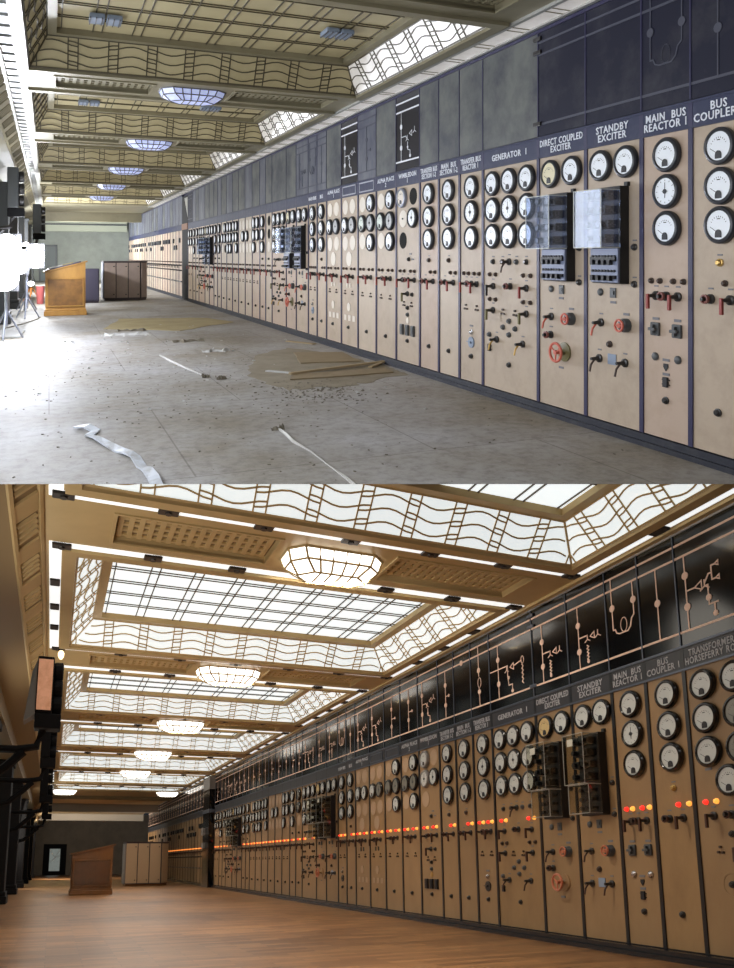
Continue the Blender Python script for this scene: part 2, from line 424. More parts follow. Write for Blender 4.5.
def k_bigknob(): return MB().lathe([(.058, 0), (.058, .035), (.05, .05), (.03, .052)], n=18)
def k_whl(): return MB().tube([(.046*math.cos(t), .046*math.sin(t), .082) for t in [2*PI*i/18 for i in range(18)]], .010, 6, True).cyl(0, 0, .04, .086, .020, 10).box(-.046, .046, -.006, .006, .078, .086)
def k_sq(): return MB().bevbox(-.045, .045, -.052, .052, 0, .022, .01).box(-.012, .012, -.035, .035, .02, .05).bevbox(-.035, .035, -.012, .012, .03, .055, .005)
def k_btn(): return MB().lathe([(.032, 0), (.032, .012), (.024, .020), (.010, .024)], n=16)
def k_plate(): return MB().bevbox(-.035, .035, -.042, .042, 0, .012, .004).box(-.018, .018, -.018, .018, .012, .02)
def k_lab(): return MB().box(-.034, .034, -.010, .010, 0, .005)
def k_labs(): return MB().box(-.022, .022, -.006, .006, 0, .004)
def k_dot(): return MB().cyl(0, 0, 0, .02, .0115, 10)
def k_disc(): return MB().cyl(0, 0, 0, .006, GR-.015, 24)
def k_hole(): return MB().lathe([(GR-.02, 0), (GR-.02, .003)], n=24)
def k_oval(): return MB().cyl(0, 0, 0, .008, .068, 18)
def k_pill(): return MB().bevbox(-.05, .05, -.045, .045, 0, .008, .003)
def k_wheel():
    m = MB().tube([(.083*math.cos(t), .083*math.sin(t), .105) for t in [2*PI*i/28 for i in range(28)]], .013, 8, True)
    for i in range(3):
        t = 2*PI*i/3 + .5; m.tube([(0, 0, .10), (.083*math.cos(t), .083*math.sin(t), .105)], .008, 6)
    return m.cyl(0, 0, .06, .115, .020, 12)
def k_wheelbase(): return MB().lathe([(.088, 0), (.088, .012), (.03, .018), (.016, .03), (.016, .09)], n=24)
def k_sock(): return MB().bevbox(-.024, .024, -.038, .038, 0, .02, .004).box(-.038, .038, -.022, -.014, 0, .01).box(-.038, .038, .014, .022, 0, .01)
def k_shield(): return MB().poly([(-.022, .026), (.022, .026), (.022, 0), (0, -.03), (-.022, 0)], 0, .01)
def k_greyd(): return MB().cyl(0, 0, 0, .012, .062, 22).strip([(-.085, .004), (0, .004)], .008, .012, .02).cyl(0, 0, .01, .03, .012, 10)
def k_white(): return MB().cyl(0, 0, 0, .008, .038, 16)
def k_rect(): return MB().bevbox(-.042, .042, -.07, .07, 0, .03, .006).box(-.03, .03, -.05, .05, .03, .034)
def k_fins(): return MB().box(-.02, .02, -.035, .035, 0, .01)

def dots3(r, root, x, y):
    for dx, dy in ((0, .022), (-.022, -.02), (.022, -.022)):
        wpart('terminal_stud', r, root, k_dot, M['brownknob'], x+dx, y+dy, 0, 'dot')
def lever(r, root, x, y, hm=None, lab=True, small=False):
    b = wpart('lever_switch', r, root, k_base, M['dark'], x, y, 0, 'base', True)
    wpart('handle', r, b, k_handle_s if small else k_handle, M[hm or ('red' if r is UP else 'handle_lo')], 0, 0, 0, 'hs' if small else 'h')
    if lab: wpart('label_strip', r, root, k_labs, M['labelgrey'], x, y+.075, 0, 'labs')
def rotary(r, root, x, y, lab=True):
    b = wpart('rotary_switch', r, root, k_base, M['dark'], x, y, 0, 'base', True)
    wpart('ring_handle', r, b, k_ring, M['redring' if r is UP else 'handle_lo'], 0, 0, 0, 'ring', True)
    if lab: wpart('label_strip', r, root, k_labs, M['labelgrey'], x, y+.075, 0, 'labs')
def knob(r, root, x, y, m='brownknob', lab=False):
    wpart('push_knob', r, root, k_small, M[m], x, y, 0, 'small', True)
    if lab: wpart('label_strip', r, root, k_labs, M['labelgrey'], x, y+.055, 0, 'labs')
def lamp(r, root, x, y, i=0, lit=True):
    m = M['brownknob'] if (r is UP or not lit) else (M['lampred'] if i % 2 == 0 else M['lampamber'])
    wpart('indicator_lamp', r, root, k_lamp, m, x, y, 0, 'lamp', True)

def relay(r, root, W, lab):
    sx, sy = (.938, 1.0305) if r is LO else (1, 1)
    x0, x1 = -.22*W, .285*W
    y0, y1 = 1.28*sy, 2.08*sy; ym = 1.58*sy
    D = .095; G = D + .19
    bx = wpart('relay_box', r, root, MB().bevbox(x0, x1, y0, y1, 0, D, .006).box(x1-.03, x1+.01, y1, y1+.035, .0, .03), M['relay_black'], 0, 0)
    wk = MB()
    for i in range(2):
        for j in range(4):
            cx = x0 + (x1-x0)*(.30+.42*i); cy = ym + (y1-ym)*(.14+.235*j)
            wk.bevbox(cx-.055, cx+.055, cy-.035, cy+.035, D, D+.09+.03*((i+j) % 2), .008)
            wk.cyl(cx, cy, D+.08, D+.15, .026, 10)
    wpart('relay_works', r, bx, wk, M['relay_in' if r is UP else 'relay_in_lo'], 0, 0)
    up = r is UP
    gm = MB()
    t = .004
    def cover(gm, fm, ya, yb, za, zb):
        gm.box(x0, x1, ya, yb, zb-t, zb); gm.box(x0, x0+t, ya, yb, za, zb-t); gm.box(x1-t, x1, ya, yb, za, zb-t)
        gm.box(x0+t, x1-t, yb-t, yb, za, zb-t)
        e = .006
        for xx in (x0, x1-e):
            fm.box(xx, xx+e, ya, yb, zb, zb+e)
            fm.box(xx, xx+e, yb, yb+e, za, zb+e)
            fm.box(xx, xx+e, ya-e, ya, za, zb+e)
        for yy in (ya-e, yb): fm.box(x0, x1, yy, yy+e, zb, zb+e)
    fm = MB()
    if up:
        cover(gm, fm, ym, y1-.035, D, G)
        gc = wpart('glass_cover', r, bx, gm, M['glass_up'], 0, 0); gc['label'] = 'clear glass cover of the relay box'
        wpart('cover_frame', r, bx, fm, M['glass_edge'], 0, 0)
        tb = MB().bevbox(x0+.005, x1-.005, y0+.01, ym-.01, D, D+.02, .004)
        wpart('terminal_panel', r, bx, tb, M['relay_grey'], 0, 0)
        tm = MB()
        w = x1-x0
        for yy, hh in ((y0+.235, .022), (y0+.09, .018)): tm.box(x0+.02, x1-.02, yy-.05, yy-.05+hh*1.6, D+.02, D+.04)
        for row, yy in enumerate((y0+.225, y0+.105)):
            for i in range(8): tm.cyl(x0+w*(.12+.11*i), yy, D+.02, D+.036, .011, 8)
        for row, yy in enumerate((y0+.185, y0+.055)):
            for i in range(4): tm.box(x0+w*(.15+.2*i), x0+w*(.15+.2*i)+.03, yy-.03, yy+.012, D+.03, D+.065)
        wpart('terminal_row', r, bx, tm, M['relay_black'], 0, 0)
    else:
        cover(gm, fm, ym, y1-.02, D, G)
        cover(gm, fm, y0+.02, ym-.012, D, G-.04)
        gc = wpart('glass_cover', r, bx, gm, M['glass_lo'], 0, 0); gc['label'] = 'clear two-step glass cover of the relay box'
        wpart('cover_frame', r, bx, fm, M['glass_edge_lo'], 0, 0)
        w2 = MB()
        for j in range(3):
            for i in range(3):
                cx = x0+(x1-x0)*(.25+.25*i); cy = y0+.07+.09*j
                w2.cyl(cx, cy, D, D+.07, .022, 10)
        wpart('contact_block', r, bx, w2, M['relay_black'], 0, 0)
        wpart('paper_tag', r, bx, MB().box(x0+.06, x0+.15, y1-.13, y1-.06, G-.008, G-.005), M['paper'], 0, 0)
    return bx

def controls(r, root, t, W, near):
    """instruments of one panel; x as a fraction of the width from the left, heights in metres"""
    sy = r.sv; up = r is UP
    X = lambda f: (f-.5)*W
    Y = lambda h: h*sy
    def G(f, h, dial=None, kind=1, **k): gauge(r, root, X(f), Y(h), dial if up or dial is None else {'dial_cream': 'dial_lo_amber', 'dial_grey': 'dial_lo_dark', 'dial_green': 'dial_lo_dark'}.get(dial, dial), kind, detail=near > 0, **k)
    def K(f, h, m='brownknob', lab=False): knob(r, root, X(f), Y(h), m, lab and near > 1)
    def LP(fs, h=1.315, lit=True):
        for i, f in enumerate(fs): lamp(r, root, X(f), Y(h), i, lit)
    def LV(f, h, hm=None, small=False): lever(r, root, X(f), Y(h), hm if up else None, near > 1, small)
    def RT(f, h): rotary(r, root, X(f), Y(h), near > 1)
    def PT(name, fn, f, h, m, key): wpart(name, r, root, fn, M[m], X(f), Y(h), 0, key)
    def LAB(f, h): PT('label_plate', k_lab, f, h, 'labelgrey', 'lab')
    def BL(f, h):
        o = wpart('blanking_disc', r, root, k_disc, M['disc' if up else 'disc_lo'], X(f), Y(h), 0, 'blank')
    def HO(f, h): PT('empty_cutout', k_hole, f, h, 'hole', 'hole')
    def D3(f, h): dots3(r, root, X(f), Y(h))
    if t == 'C':
        G(.52, 2.28); G(.52, 2.0); G(.52, 1.725)
        K(.52, 1.46, 'brass', True); LP((.61, .87)); RT(.36, 1.2); LV(.70, 1.2); K(.49, .40, 'dark')
    elif t == 'R1':
        G(.52, 2.28); G(.52, 2.0, None, 2); G(.52, 1.72)
        LP((.21, .39, .66, .86)); LV(.31, 1.2); RT(.52, 1.2); LV(.75, 1.2)
        for f in (.30, .74): PT('square_switch', k_sq, f, .94, 'dark2', 'sq')
        LAB(.30, 1.02) if near > 1 else None; LAB(.74, 1.02) if near > 1 else None
        for f in (.29, .75): PT('push_button', k_btn, f, .725, 'dark2' if up else 'chrome', 'btn')
        LAB(.51, .71); PT('shield_plate', k_shield, .51, .655, 'ink', 'shield'); LAB(.51, .60)
        PT('socket', k_sock, .51, .54, 'ink', 'sock'); K(.51, .40, 'dark')
    elif t == 'X':
        G(.28, 2.28); G(.73, 2.28); relay(r, root, W, 'X')
        K(.88, 1.58, 'dark', True); K(.88, 1.28, 'dark', True)
        PT('push_button', k_btn, .28, 1.20, 'dark2', 'btn'); PT('small_plate', k_plate, .51, 1.2, 'dark2', 'plate'); LAB(.51, 1.12)
        LV(.29, .94, 'redwheel', True)
        b = wpart('rotary_knob', r, root, k_bigknob, M['dark2'], X(.74), Y(.94), 0, 'bigknob', True)
        wpart('ring_handle', r, b, k_whl, M['redwheel' if up else 'wheel_lo'], 0, 0, 0, 'whl'); LAB(.74, 1.03)
        K(.45, .765, 'brownknob'); LV(.26, .63, 'brownknob', True); LV(.72, .63, 'brownknob', True)
        PT('metal_plate', k_pill, .49, .64, 'grey_disc', 'pill')
    elif t == 'D':
        G(.27, 2.28, 'dial_cream'); G(.72, 2.28); relay(r, root, W, 'D')
        K(.87, 1.58, 'dark', True); K(.87, 1.275, 'dark', True)
        PT('push_button', k_btn, .29, 1.20, 'dark2', 'btn'); PT('small_plate', k_plate, .51, 1.2, 'dark2', 'plate'); LAB(.50, 1.12)
        LV(.29, .94, 'redwheel', True)
        b = wpart('rotary_knob', r, root, k_bigknob, M['dark2'], X(.71), Y(.94), 0, 'bigknob', True)
        wpart('ring_handle', r, b, k_whl, M['redwheel' if up else 'wheel_lo'], 0, 0, 0, 'whl'); LAB(.71, 1.03)
        RT(.28, .77)
        b = wpart('hand_wheel', r, root, k_wheel, M['redwheel' if up else 'wheel_lo'], X(.57), Y(.63), 0, 'wheel', True)
        wpart('wheel_mount', r, b, k_wheelbase, M['olive' if up else 'brown0'] if up else M['brown'][0], 0, 0, 0, 'wheelbase', True)
        LAB(.50, .48)
    elif t == 'G':
        for i, f in enumerate((.19, .5, .81)):
            for j, h in enumerate((2.28, 2.0, 1.72)): G(f, h, None, 2 if (i == 1 and j == 1) else 1)
        K(.20, 1.45, 'dark', True); K(.38, 1.45, 'brownknob', True); LV(.50, 1.45, 'brownknob', True); K(.63, 1.45, 'dark2', True); K(.80, 1.45, 'dark', True)
        LP((.14, .25, .75, .87)); LV(.20, 1.19, 'dark'); RT(.52, 1.2); LV(.80, 1.19)
        LP((.14, .25, .75, .87), 1.05, False); LV(.20, .935, 'olive'); LV(.80, .935, 'olive'); D3(.39, .93); D3(.61, .93)
        for f, h in ((.5, .84), (.39, .77), (.61, .77), (.5, .70)): K(f, h, 'dark2')
        LV(.27, .63, 'brass', True); LV(.74, .63, 'brass', True); K(.13, .67, 'dark2'); PT('socket', k_sock, .13, .53, 'ink', 'sock'); K(.5, .39, 'dark')
    elif t == 'R5':
        G(.52, 2.28); G(.52, 2.0, None, 2); G(.52, 1.715)
        LP((.20, .40, .64, .84)); LV(.31, 1.2); RT(.52, 1.2); LV(.74, 1.2); D3(.29, .935); D3(.75, .935)
        LAB(.51, .73); K(.52, .66, 'chrome'); PT('dial_disc', k_greyd, .51, .545, 'grey_disc' if up else 'dark', 'greyd'); K(.51, .39, 'dark')
    elif t == 'S':
        G(.49, 2.285); G(.49, 2.0); G(.49, 1.72)
        K(.49, 1.46, 'brownknob', True); LP((.58, .81)); RT(.30, 1.2); LV(.70, 1.2); K(.49, .39, 'dark')
    elif t == 'W':
        if up:
            o = wpart('gauge', r, root, g_bezel, M['stand'], X(.29), Y(2.29), 0, 'bezel2', True); wpart('dial', r, o, g_dial, M['disc'], 0, 0, 0, 'dial'); wpart('needle', r, o, g_needle, M['ink'], 0, 0, 0, 'needle1')
            HO(.72, 2.29); BL(.30, 2.01); PT('spindle', k_dot, .30, 2.01, 'ink', 'dot'); G(.72, 2.01, 'dial', 2); HO(.29, 1.72)
        else:
            G(.29, 2.29, None, 1, bez=M['greybox']); BL(.72, 2.29); G(.30, 2.01, None, 2, bez=M['greybox']); G(.72, 2.01, None, 2); BL(.29, 1.72)
        LAB(.61, 1.54); K(.55, 1.47, 'dark'); LAB(.70, 1.47)
        LP((.19, .36, .63, .79)); LV(.27, 1.195); RT(.52, 1.2); LV(.77, 1.2); LV(.49, 1.015, 'olive'); K(.69, 1.01, 'dark')
        D3(.35, .88); D3(.66, .88); K(.5, .83, 'dark'); K(.5, .74, 'dark2'); PT('round_plate', k_white, .49, .66, 'disc' if up else 'brass', 'white')
        for f in (.27, .50, .73): PT('meter_block', k_rect, f, .535, 'dark2' if up else 'ink', 'rect')
        K(.49, .395, 'dark')
    elif t == 'A':
        BL(.25, 2.29); G(.71, 2.29); G(.25, 2.0, 'dial_green'); G(.71, 2.0, 'dial_grey', 2); BL(.25, 1.73); G(.71, 1.715)
        LP((.15, .33, .62, .82)); LV(.29, 1.2); LV(.71, 1.2); RT(.5, 1.2); D3(.26, .94); D3(.71, .94); K(.49, .39, 'dark')
    elif t == 'B':
        BL(.24, 2.29); BL(.67, 2.29); G(.24, 2.0); G(.68, 2.0, 'dial_grey' if random.random() < .4 else None, 2); BL(.24, 1.715); BL(.68, 1.72); BL(.46, 1.47)
        LP((.15, .33, .62, .80)); LV(.26, 1.19); RT(.46, 1.2); LV(.69, 1.19)
        for f in (.36, .54): PT('small_cover', k_fins, f, 1.05, 'disc' if up else 'dark', 'fins')
        D3(.24, .94); D3(.68, .94); PT('round_cover', k_oval, .45, .71, 'disc' if up else 'disc_lo', 'oval')
        for f in (.25, .50, .75): PT('cover_plate', k_pill, f, .54, 'disc' if up else 'disc_lo', 'pill')
        K(.44, .39, 'dark')
    elif t == 'T':
        for h in (2.28, 2.0, 1.72): G(.27, h); G(.73, h, 'dial_grey' if h < 2.2 else None)
        G(.54, 1.47); LAB(.25, 1.58)
        LP((.17, .33, .70, .86)); LV(.27, 1.2); RT(.53, 1.2); LV(.80, 1.2); K(.51, 1.05, 'dark'); D3(.33, .93); LV(.62, .93); K(.45, .66, 'dark'); K(.5, .40, 'dark')
        wpart('round_outline', r, root, MB().tube([(.09*math.cos(a), .09*math.sin(a), .002) for a in [2*PI*i/24 for i in range(24)]], .003, 4, True), M['brown'][2], X(.45), Y(.66))
    elif t[0] == 'f':      # distant feeder: digits say what fills the three rows of two
        pat = t[1:]
        cols = (.27, .72)
        for i, ch in enumerate(pat):
            f = cols[i % 2]; h = (2.28, 2.0, 1.72)[i // 2]
            if ch == 'g': G(f, h)
            elif ch == 'b': BL(f, h)
            elif ch == 'h': HO(f, h) if up else G(f, h, 'dial_lo_dark')
        LP((.2, .38, .65, .83)); LV(.28, 1.2); RT(.5, 1.2); LV(.72, 1.2); D3(.27, .93); D3(.72, .93); K(.49, .39, 'dark')
    elif t[0] == 'n':      # distant narrow panel: one column
        for i, ch in enumerate(t[1:]):
            h = (2.28, 2.0, 1.72)[i]
            if ch == 'g': G(.5, h)
            elif ch == 'b': BL(.5, h)
            elif ch == 'h': HO(.5, h) if up else G(.5, h, 'dial_lo_dark')
        K(.5, 1.46, 'dark'); LP((.4, .7)); RT(.3, 1.2); LV(.7, 1.2); K(.5, .40, 'dark')
    elif t == 'z':         # beyond the pillar: two rows of small meters, rails of switches
        for f in (.28, .72):
            if random.random() < .75: wpart('meter', r, root, lambda: MB().bevbox(-.10, .10, -.085, .085, 0, .05, .01), M['bezel' if up else 'bezel_lo'], X(f), Y(2.1 if random.random() < .6 else 1.85), 0, 'meter')
        LP((.2, .38, .65, .83)); LV(.28, 1.2, 'dark'); LV(.72, 1.2, 'dark')
        for f in (.2, .5, .8): K(f, 1.02, 'dark')
        wpart('switch_row', r, root, MB().box(-.42*W, .42*W, -.02, .02, 0, .03), M['dark2'], 0, Y(.62))
    elif t == 'v': pass

# lines painted on the diagram boards
def squiggle(r, W, t, s=1.):
    sy = r.sv; w = .0135 * s; m = MB(); z0, z1 = .010, .014
    X = lambda f: (f-.5)*W
    def ln(p): m.strip([(X(a), b*sy) for a, b in p], w, z0, z1)
    def dot(f, h, q=.036): m.cyl(X(f), h*sy, z0, z1+.001, q, 14)
    def loop(f, h, q): m.tube([(X(f)+q*.8*math.cos(a), h*sy+q*1.3*math.sin(a), z0+.001) for a in [2*PI*i/14 for i in range(14)]], w*.4, 4, True)
    def tri(f, h, q=.035): 
        c = X(f); y = h*sy; m.strip([(c-q, y), (c+q, y+q), (c+q, y-q), (c-q, y)], w*.8, z0, z1)
    def wye(f, h, q=.04):
        c = X(f); y = h*sy
        for a in (90, 210, 330): m.strip([(c, y), (c+q*math.cos(math.radians(a)), y+q*math.sin(math.radians(a)))], w*.8, z0, z1)
    def coil(f, h0, h1):
        n = 9; m.strip([(X(f)+(.014 if i % 2 else -.014), (h0+(h1-h0)*i/n)*sy) for i in range(n+1)], w*.9, z0, z1)
    if t == 'T':
        ln([(.16, 3.443), (.16, 2.77)]); dot(.16, 3.26); dot(.16, 2.98); ln([(.16, 3.12), (.31, 3.12)]); tri(.35, 3.12, .04); wye(.45, 3.10, .06)
        ln([(.45, 3.10), (.50, 3.10), (.50, 2.93), (.64, 2.93)]); dot(.5, 2.99, .03); ln([(.58, 2.93), (.58, 2.84)]); dot(.58, 2.84, .026)
        ln([(.45, 3.12), (.52, 3.19), (.57, 3.19)]); ln([(.64, 3.25), (.57, 3.25), (.57, 3.13), (.64, 3.13)]); tri(.65, 3.25, .02); tri(.65, 3.13, .02)
    elif t == 'E':
        ln([(.30, 3.443), (.30, 2.77)]); dot(.30, 3.24); dot(.30, 2.96); ln([(.30, 3.10), (.50, 3.10)]); tri(.64, 3.08, .034); wye(.52, 3.06, .05); wye(.78, 3.07, .05)
        coil(.52, 3.0, 2.84); dot(.52, 2.83, .02)
    elif t == 'L':
        ln([(.20, 3.561), (.20, 3.04), (.26, 3.04), (.30, 3.0), (.38, 2.985)]); ln([(.84, 3.443), (.84, 3.12), (.76, 3.09), (.72, 3.02), (.64, 2.985), (.38, 2.985)]); dot(.20, 3.26); dot(.84, 3.26); loop(.52, 3.06, .055)
    elif t == 'V':
        ln([(.5, 3.443), (.5, 2.77)]); dot(.5, 3.12)
    elif t == 'G':
        ln([(.22, 3.443), (.22, 2.77)]); dot(.22, 3.26); dot(.22, 2.96); ln([(.02, 3.14), (.22, 3.14), (.44, 3.14), (.44, 3.02), (.46, 2.90), (.54, 2.90), (.54, 2.82)]); dot(.54, 2.82, .025); wye(.42, 3.09, .05)
        tri(.54, 3.11, .04); ln([(.58, 3.11), (.76, 3.14)]); loop(.78, 3.14, .035); coil(.78, 3.09, 2.86); dot(.46, 2.99, .022)
    elif t == 'K':
        ln([(.45, 3.561), (.45, 3.16)]); dot(.45, 3.24); loop(.47, 3.08, .05); ln([(.45, 3.02), (.47, 2.77)]); dot(.46, 2.96)
    elif t == 'P':
        dot(.5, 3.443, .04)
    elif t == 'S':
        ln([(.5, 3.443), (.5, 2.77)]); dot(.5, 3.24); dot(.5, 2.96); ln([(.5, 3.08), (.66, 3.08)]); dot(.7, 3.08, .022)
    elif t == 'F':
        ln([(.24, 3.443), (.24, 2.77)]); dot(.24, 3.24); dot(.24, 2.96); ln([(.24, 3.10), (.44, 3.10), (.5, 3.05)]); wye(.5, 3.06, .05); tri(.64, 3.12, .036); wye(.80, 3.14, .055)
        ln([(.52, 3.02), (.52, 2.92), (.62, 2.90), (.62, 2.84)]); dot(.62, 2.83, .025); dot(.52, 2.95, .02)
    return m

ORD = ['first', 'second', 'third', 'fourth', 'fifth', 'sixth', 'seventh', 'eighth', 'ninth', 'tenth', 'eleventh', 'twelfth', 'thirteenth', 'fourteenth',
       'fifteenth', 'sixteenth', 'seventeenth', 'eighteenth', 'nineteenth', 'twentieth', 'twenty-first', 'twenty-second', 'twenty-third', 'twenty-fourth', 'twenty-fifth', 'twenty-sixth', 'twenty-seventh', 'twenty-eighth']
# (right edge, left edge, instruments, lettering, diagram, upper-hall board finish, what to call it)
P = [
 (2.95, 3.70, 'T', 'TRANSFORMER 4\nHORSEFERRY ROAD', 'T', None, 'TRANSFORMER 4'),
 (3.70, 4.20, 'C', 'BUS\nCOUPLER 1', 'V', 'navy', 'BUS COUPLER 1'),
 (4.20, 4.70, 'R1', 'MAIN  BUS\nREACTOR 1', 'L', 'navy', 'MAIN BUS REACTOR 1'),
 (4.70, 5.38, 'X', 'STANDBY\nEXCITER', 'E', 'navy', 'nearer STANDBY EXCITER'),
 (5.38, 6.08, 'D', 'DIRECT COUPLED\nEXCITER', 'E', 'navy', 'nearer DIRECT COUPLED EXCITER'),
 (6.08, 7.09, 'G', 'GENERATOR  1', 'G', 'grimy', 'GENERATOR 1'),
 (7.09, 7.60, 'R5', 'TRANSFER BUS\nREACTOR 1', 'K', 'grimy', 'TRANSFER BUS REACTOR 1'),
 (7.60, 8.10, 'S', 'MAIN  BUS\nSECTION 1-2', 'P', 'grimy', 'MAIN BUS SECTION 1-2'),
 (8.10, 8.61, 'S', 'TRANSFER BUS\nSECTION 1-2', 'S', 'grimy', 'TRANSFER BUS SECTION 1-2'),
 (8.61, 9.32, 'W', 'WIMBLEDON\n1', 'F', 'clean', 'WIMBLEDON 1'),
 (9.32, 10.0, 'A', 'ALPHA PLACE\n2', 'S', 'grimy', 'ALPHA PLACE 2'),
 (10.0, 10.70, 'A', None, 'S', 'violet', 'first left of ALPHA PLACE 2, its plate in a pale frame,'),
 (10.70, 11.41, 'B', None, 'F', 'clean', 'second left of ALPHA PLACE 2, with blanked-off gauges,'),
 (11.41, 12.12, 'B', 'ALPHA PLACE\n1', 'F', 'grimy', 'ALPHA PLACE 1'),
 (12.12, 12.61, 'S', 'BUS', 'V', 'violet', 'first left of ALPHA PLACE 1, three gauges in a column,'),
 (12.61, 13.10, 'R5', 'MAIN BUS', 'L', 'violet', 'second left of ALPHA PLACE 1, right beside the farther relay boxes,'),
 (13.10, 13.83, 'X', None, 'E', 'violet', 'with the farther large relay box'),
 (13.83, 14.49, 'D', None, 'E', 'grimy', 'farther red-handwheel'),
 (14.49, 15.53, 'G', None, 'G', 'grimy', 'with the second nine-gauge group from the right'),
 (15.53, 16.04, 'nhhb', None, 'S', 'grimy', ''), (16.04, 16.54, 'nggg', None, 'S', 'violet', ''), (16.54, 17.23, 'fgggggb', None, 'V', 'grimy', ''),
 (17.23, 17.91, 'fbbgbbb', None, 'S', 'violet', ''), (17.91, 18.60, 'fbbbgbb', None, 'S', 'grimy', ''), (18.60, 19.28, 'fggggbg', None, 'V', 'grimy', ''),
 (19.28, 19.96, 'fgggggg', None, 'S', 'violet', ''), (19.96, 20.65, 'fbgggbh', None, 'S', 'grimy', ''), (20.65, 21.15, 'nggg', None, 'V', 'violet', ''),
 (21.15, 21.65, 'nggg', None, 'E', 'grimy', ''), (21.65, 22.33, 'X', None, 'E', 'grimy', 'with the farthest relay box'), (22.33, 23.0, 'D', None, 'F', 'grimy', 'with the farthest handwheel'),
 (23.0, 24.0, 'G', None, 'G', 'violet', ''), (24.0, 24.55, 'nggb', None, 'S', 'grimy', ''), (24.55, 25.1, 'nggg', None, 'V', 'violet', ''), (25.1, 26.0, 'fggggbb', None, 'S', 'navy', '')]
u = 27.25
while u < 46.5:
    P.append((u, u+.72, 'z', None, 'S', random.choice(['violet', 'violet', 'grimy']), 'z')); u += .72
FARPILLAR = 46.45

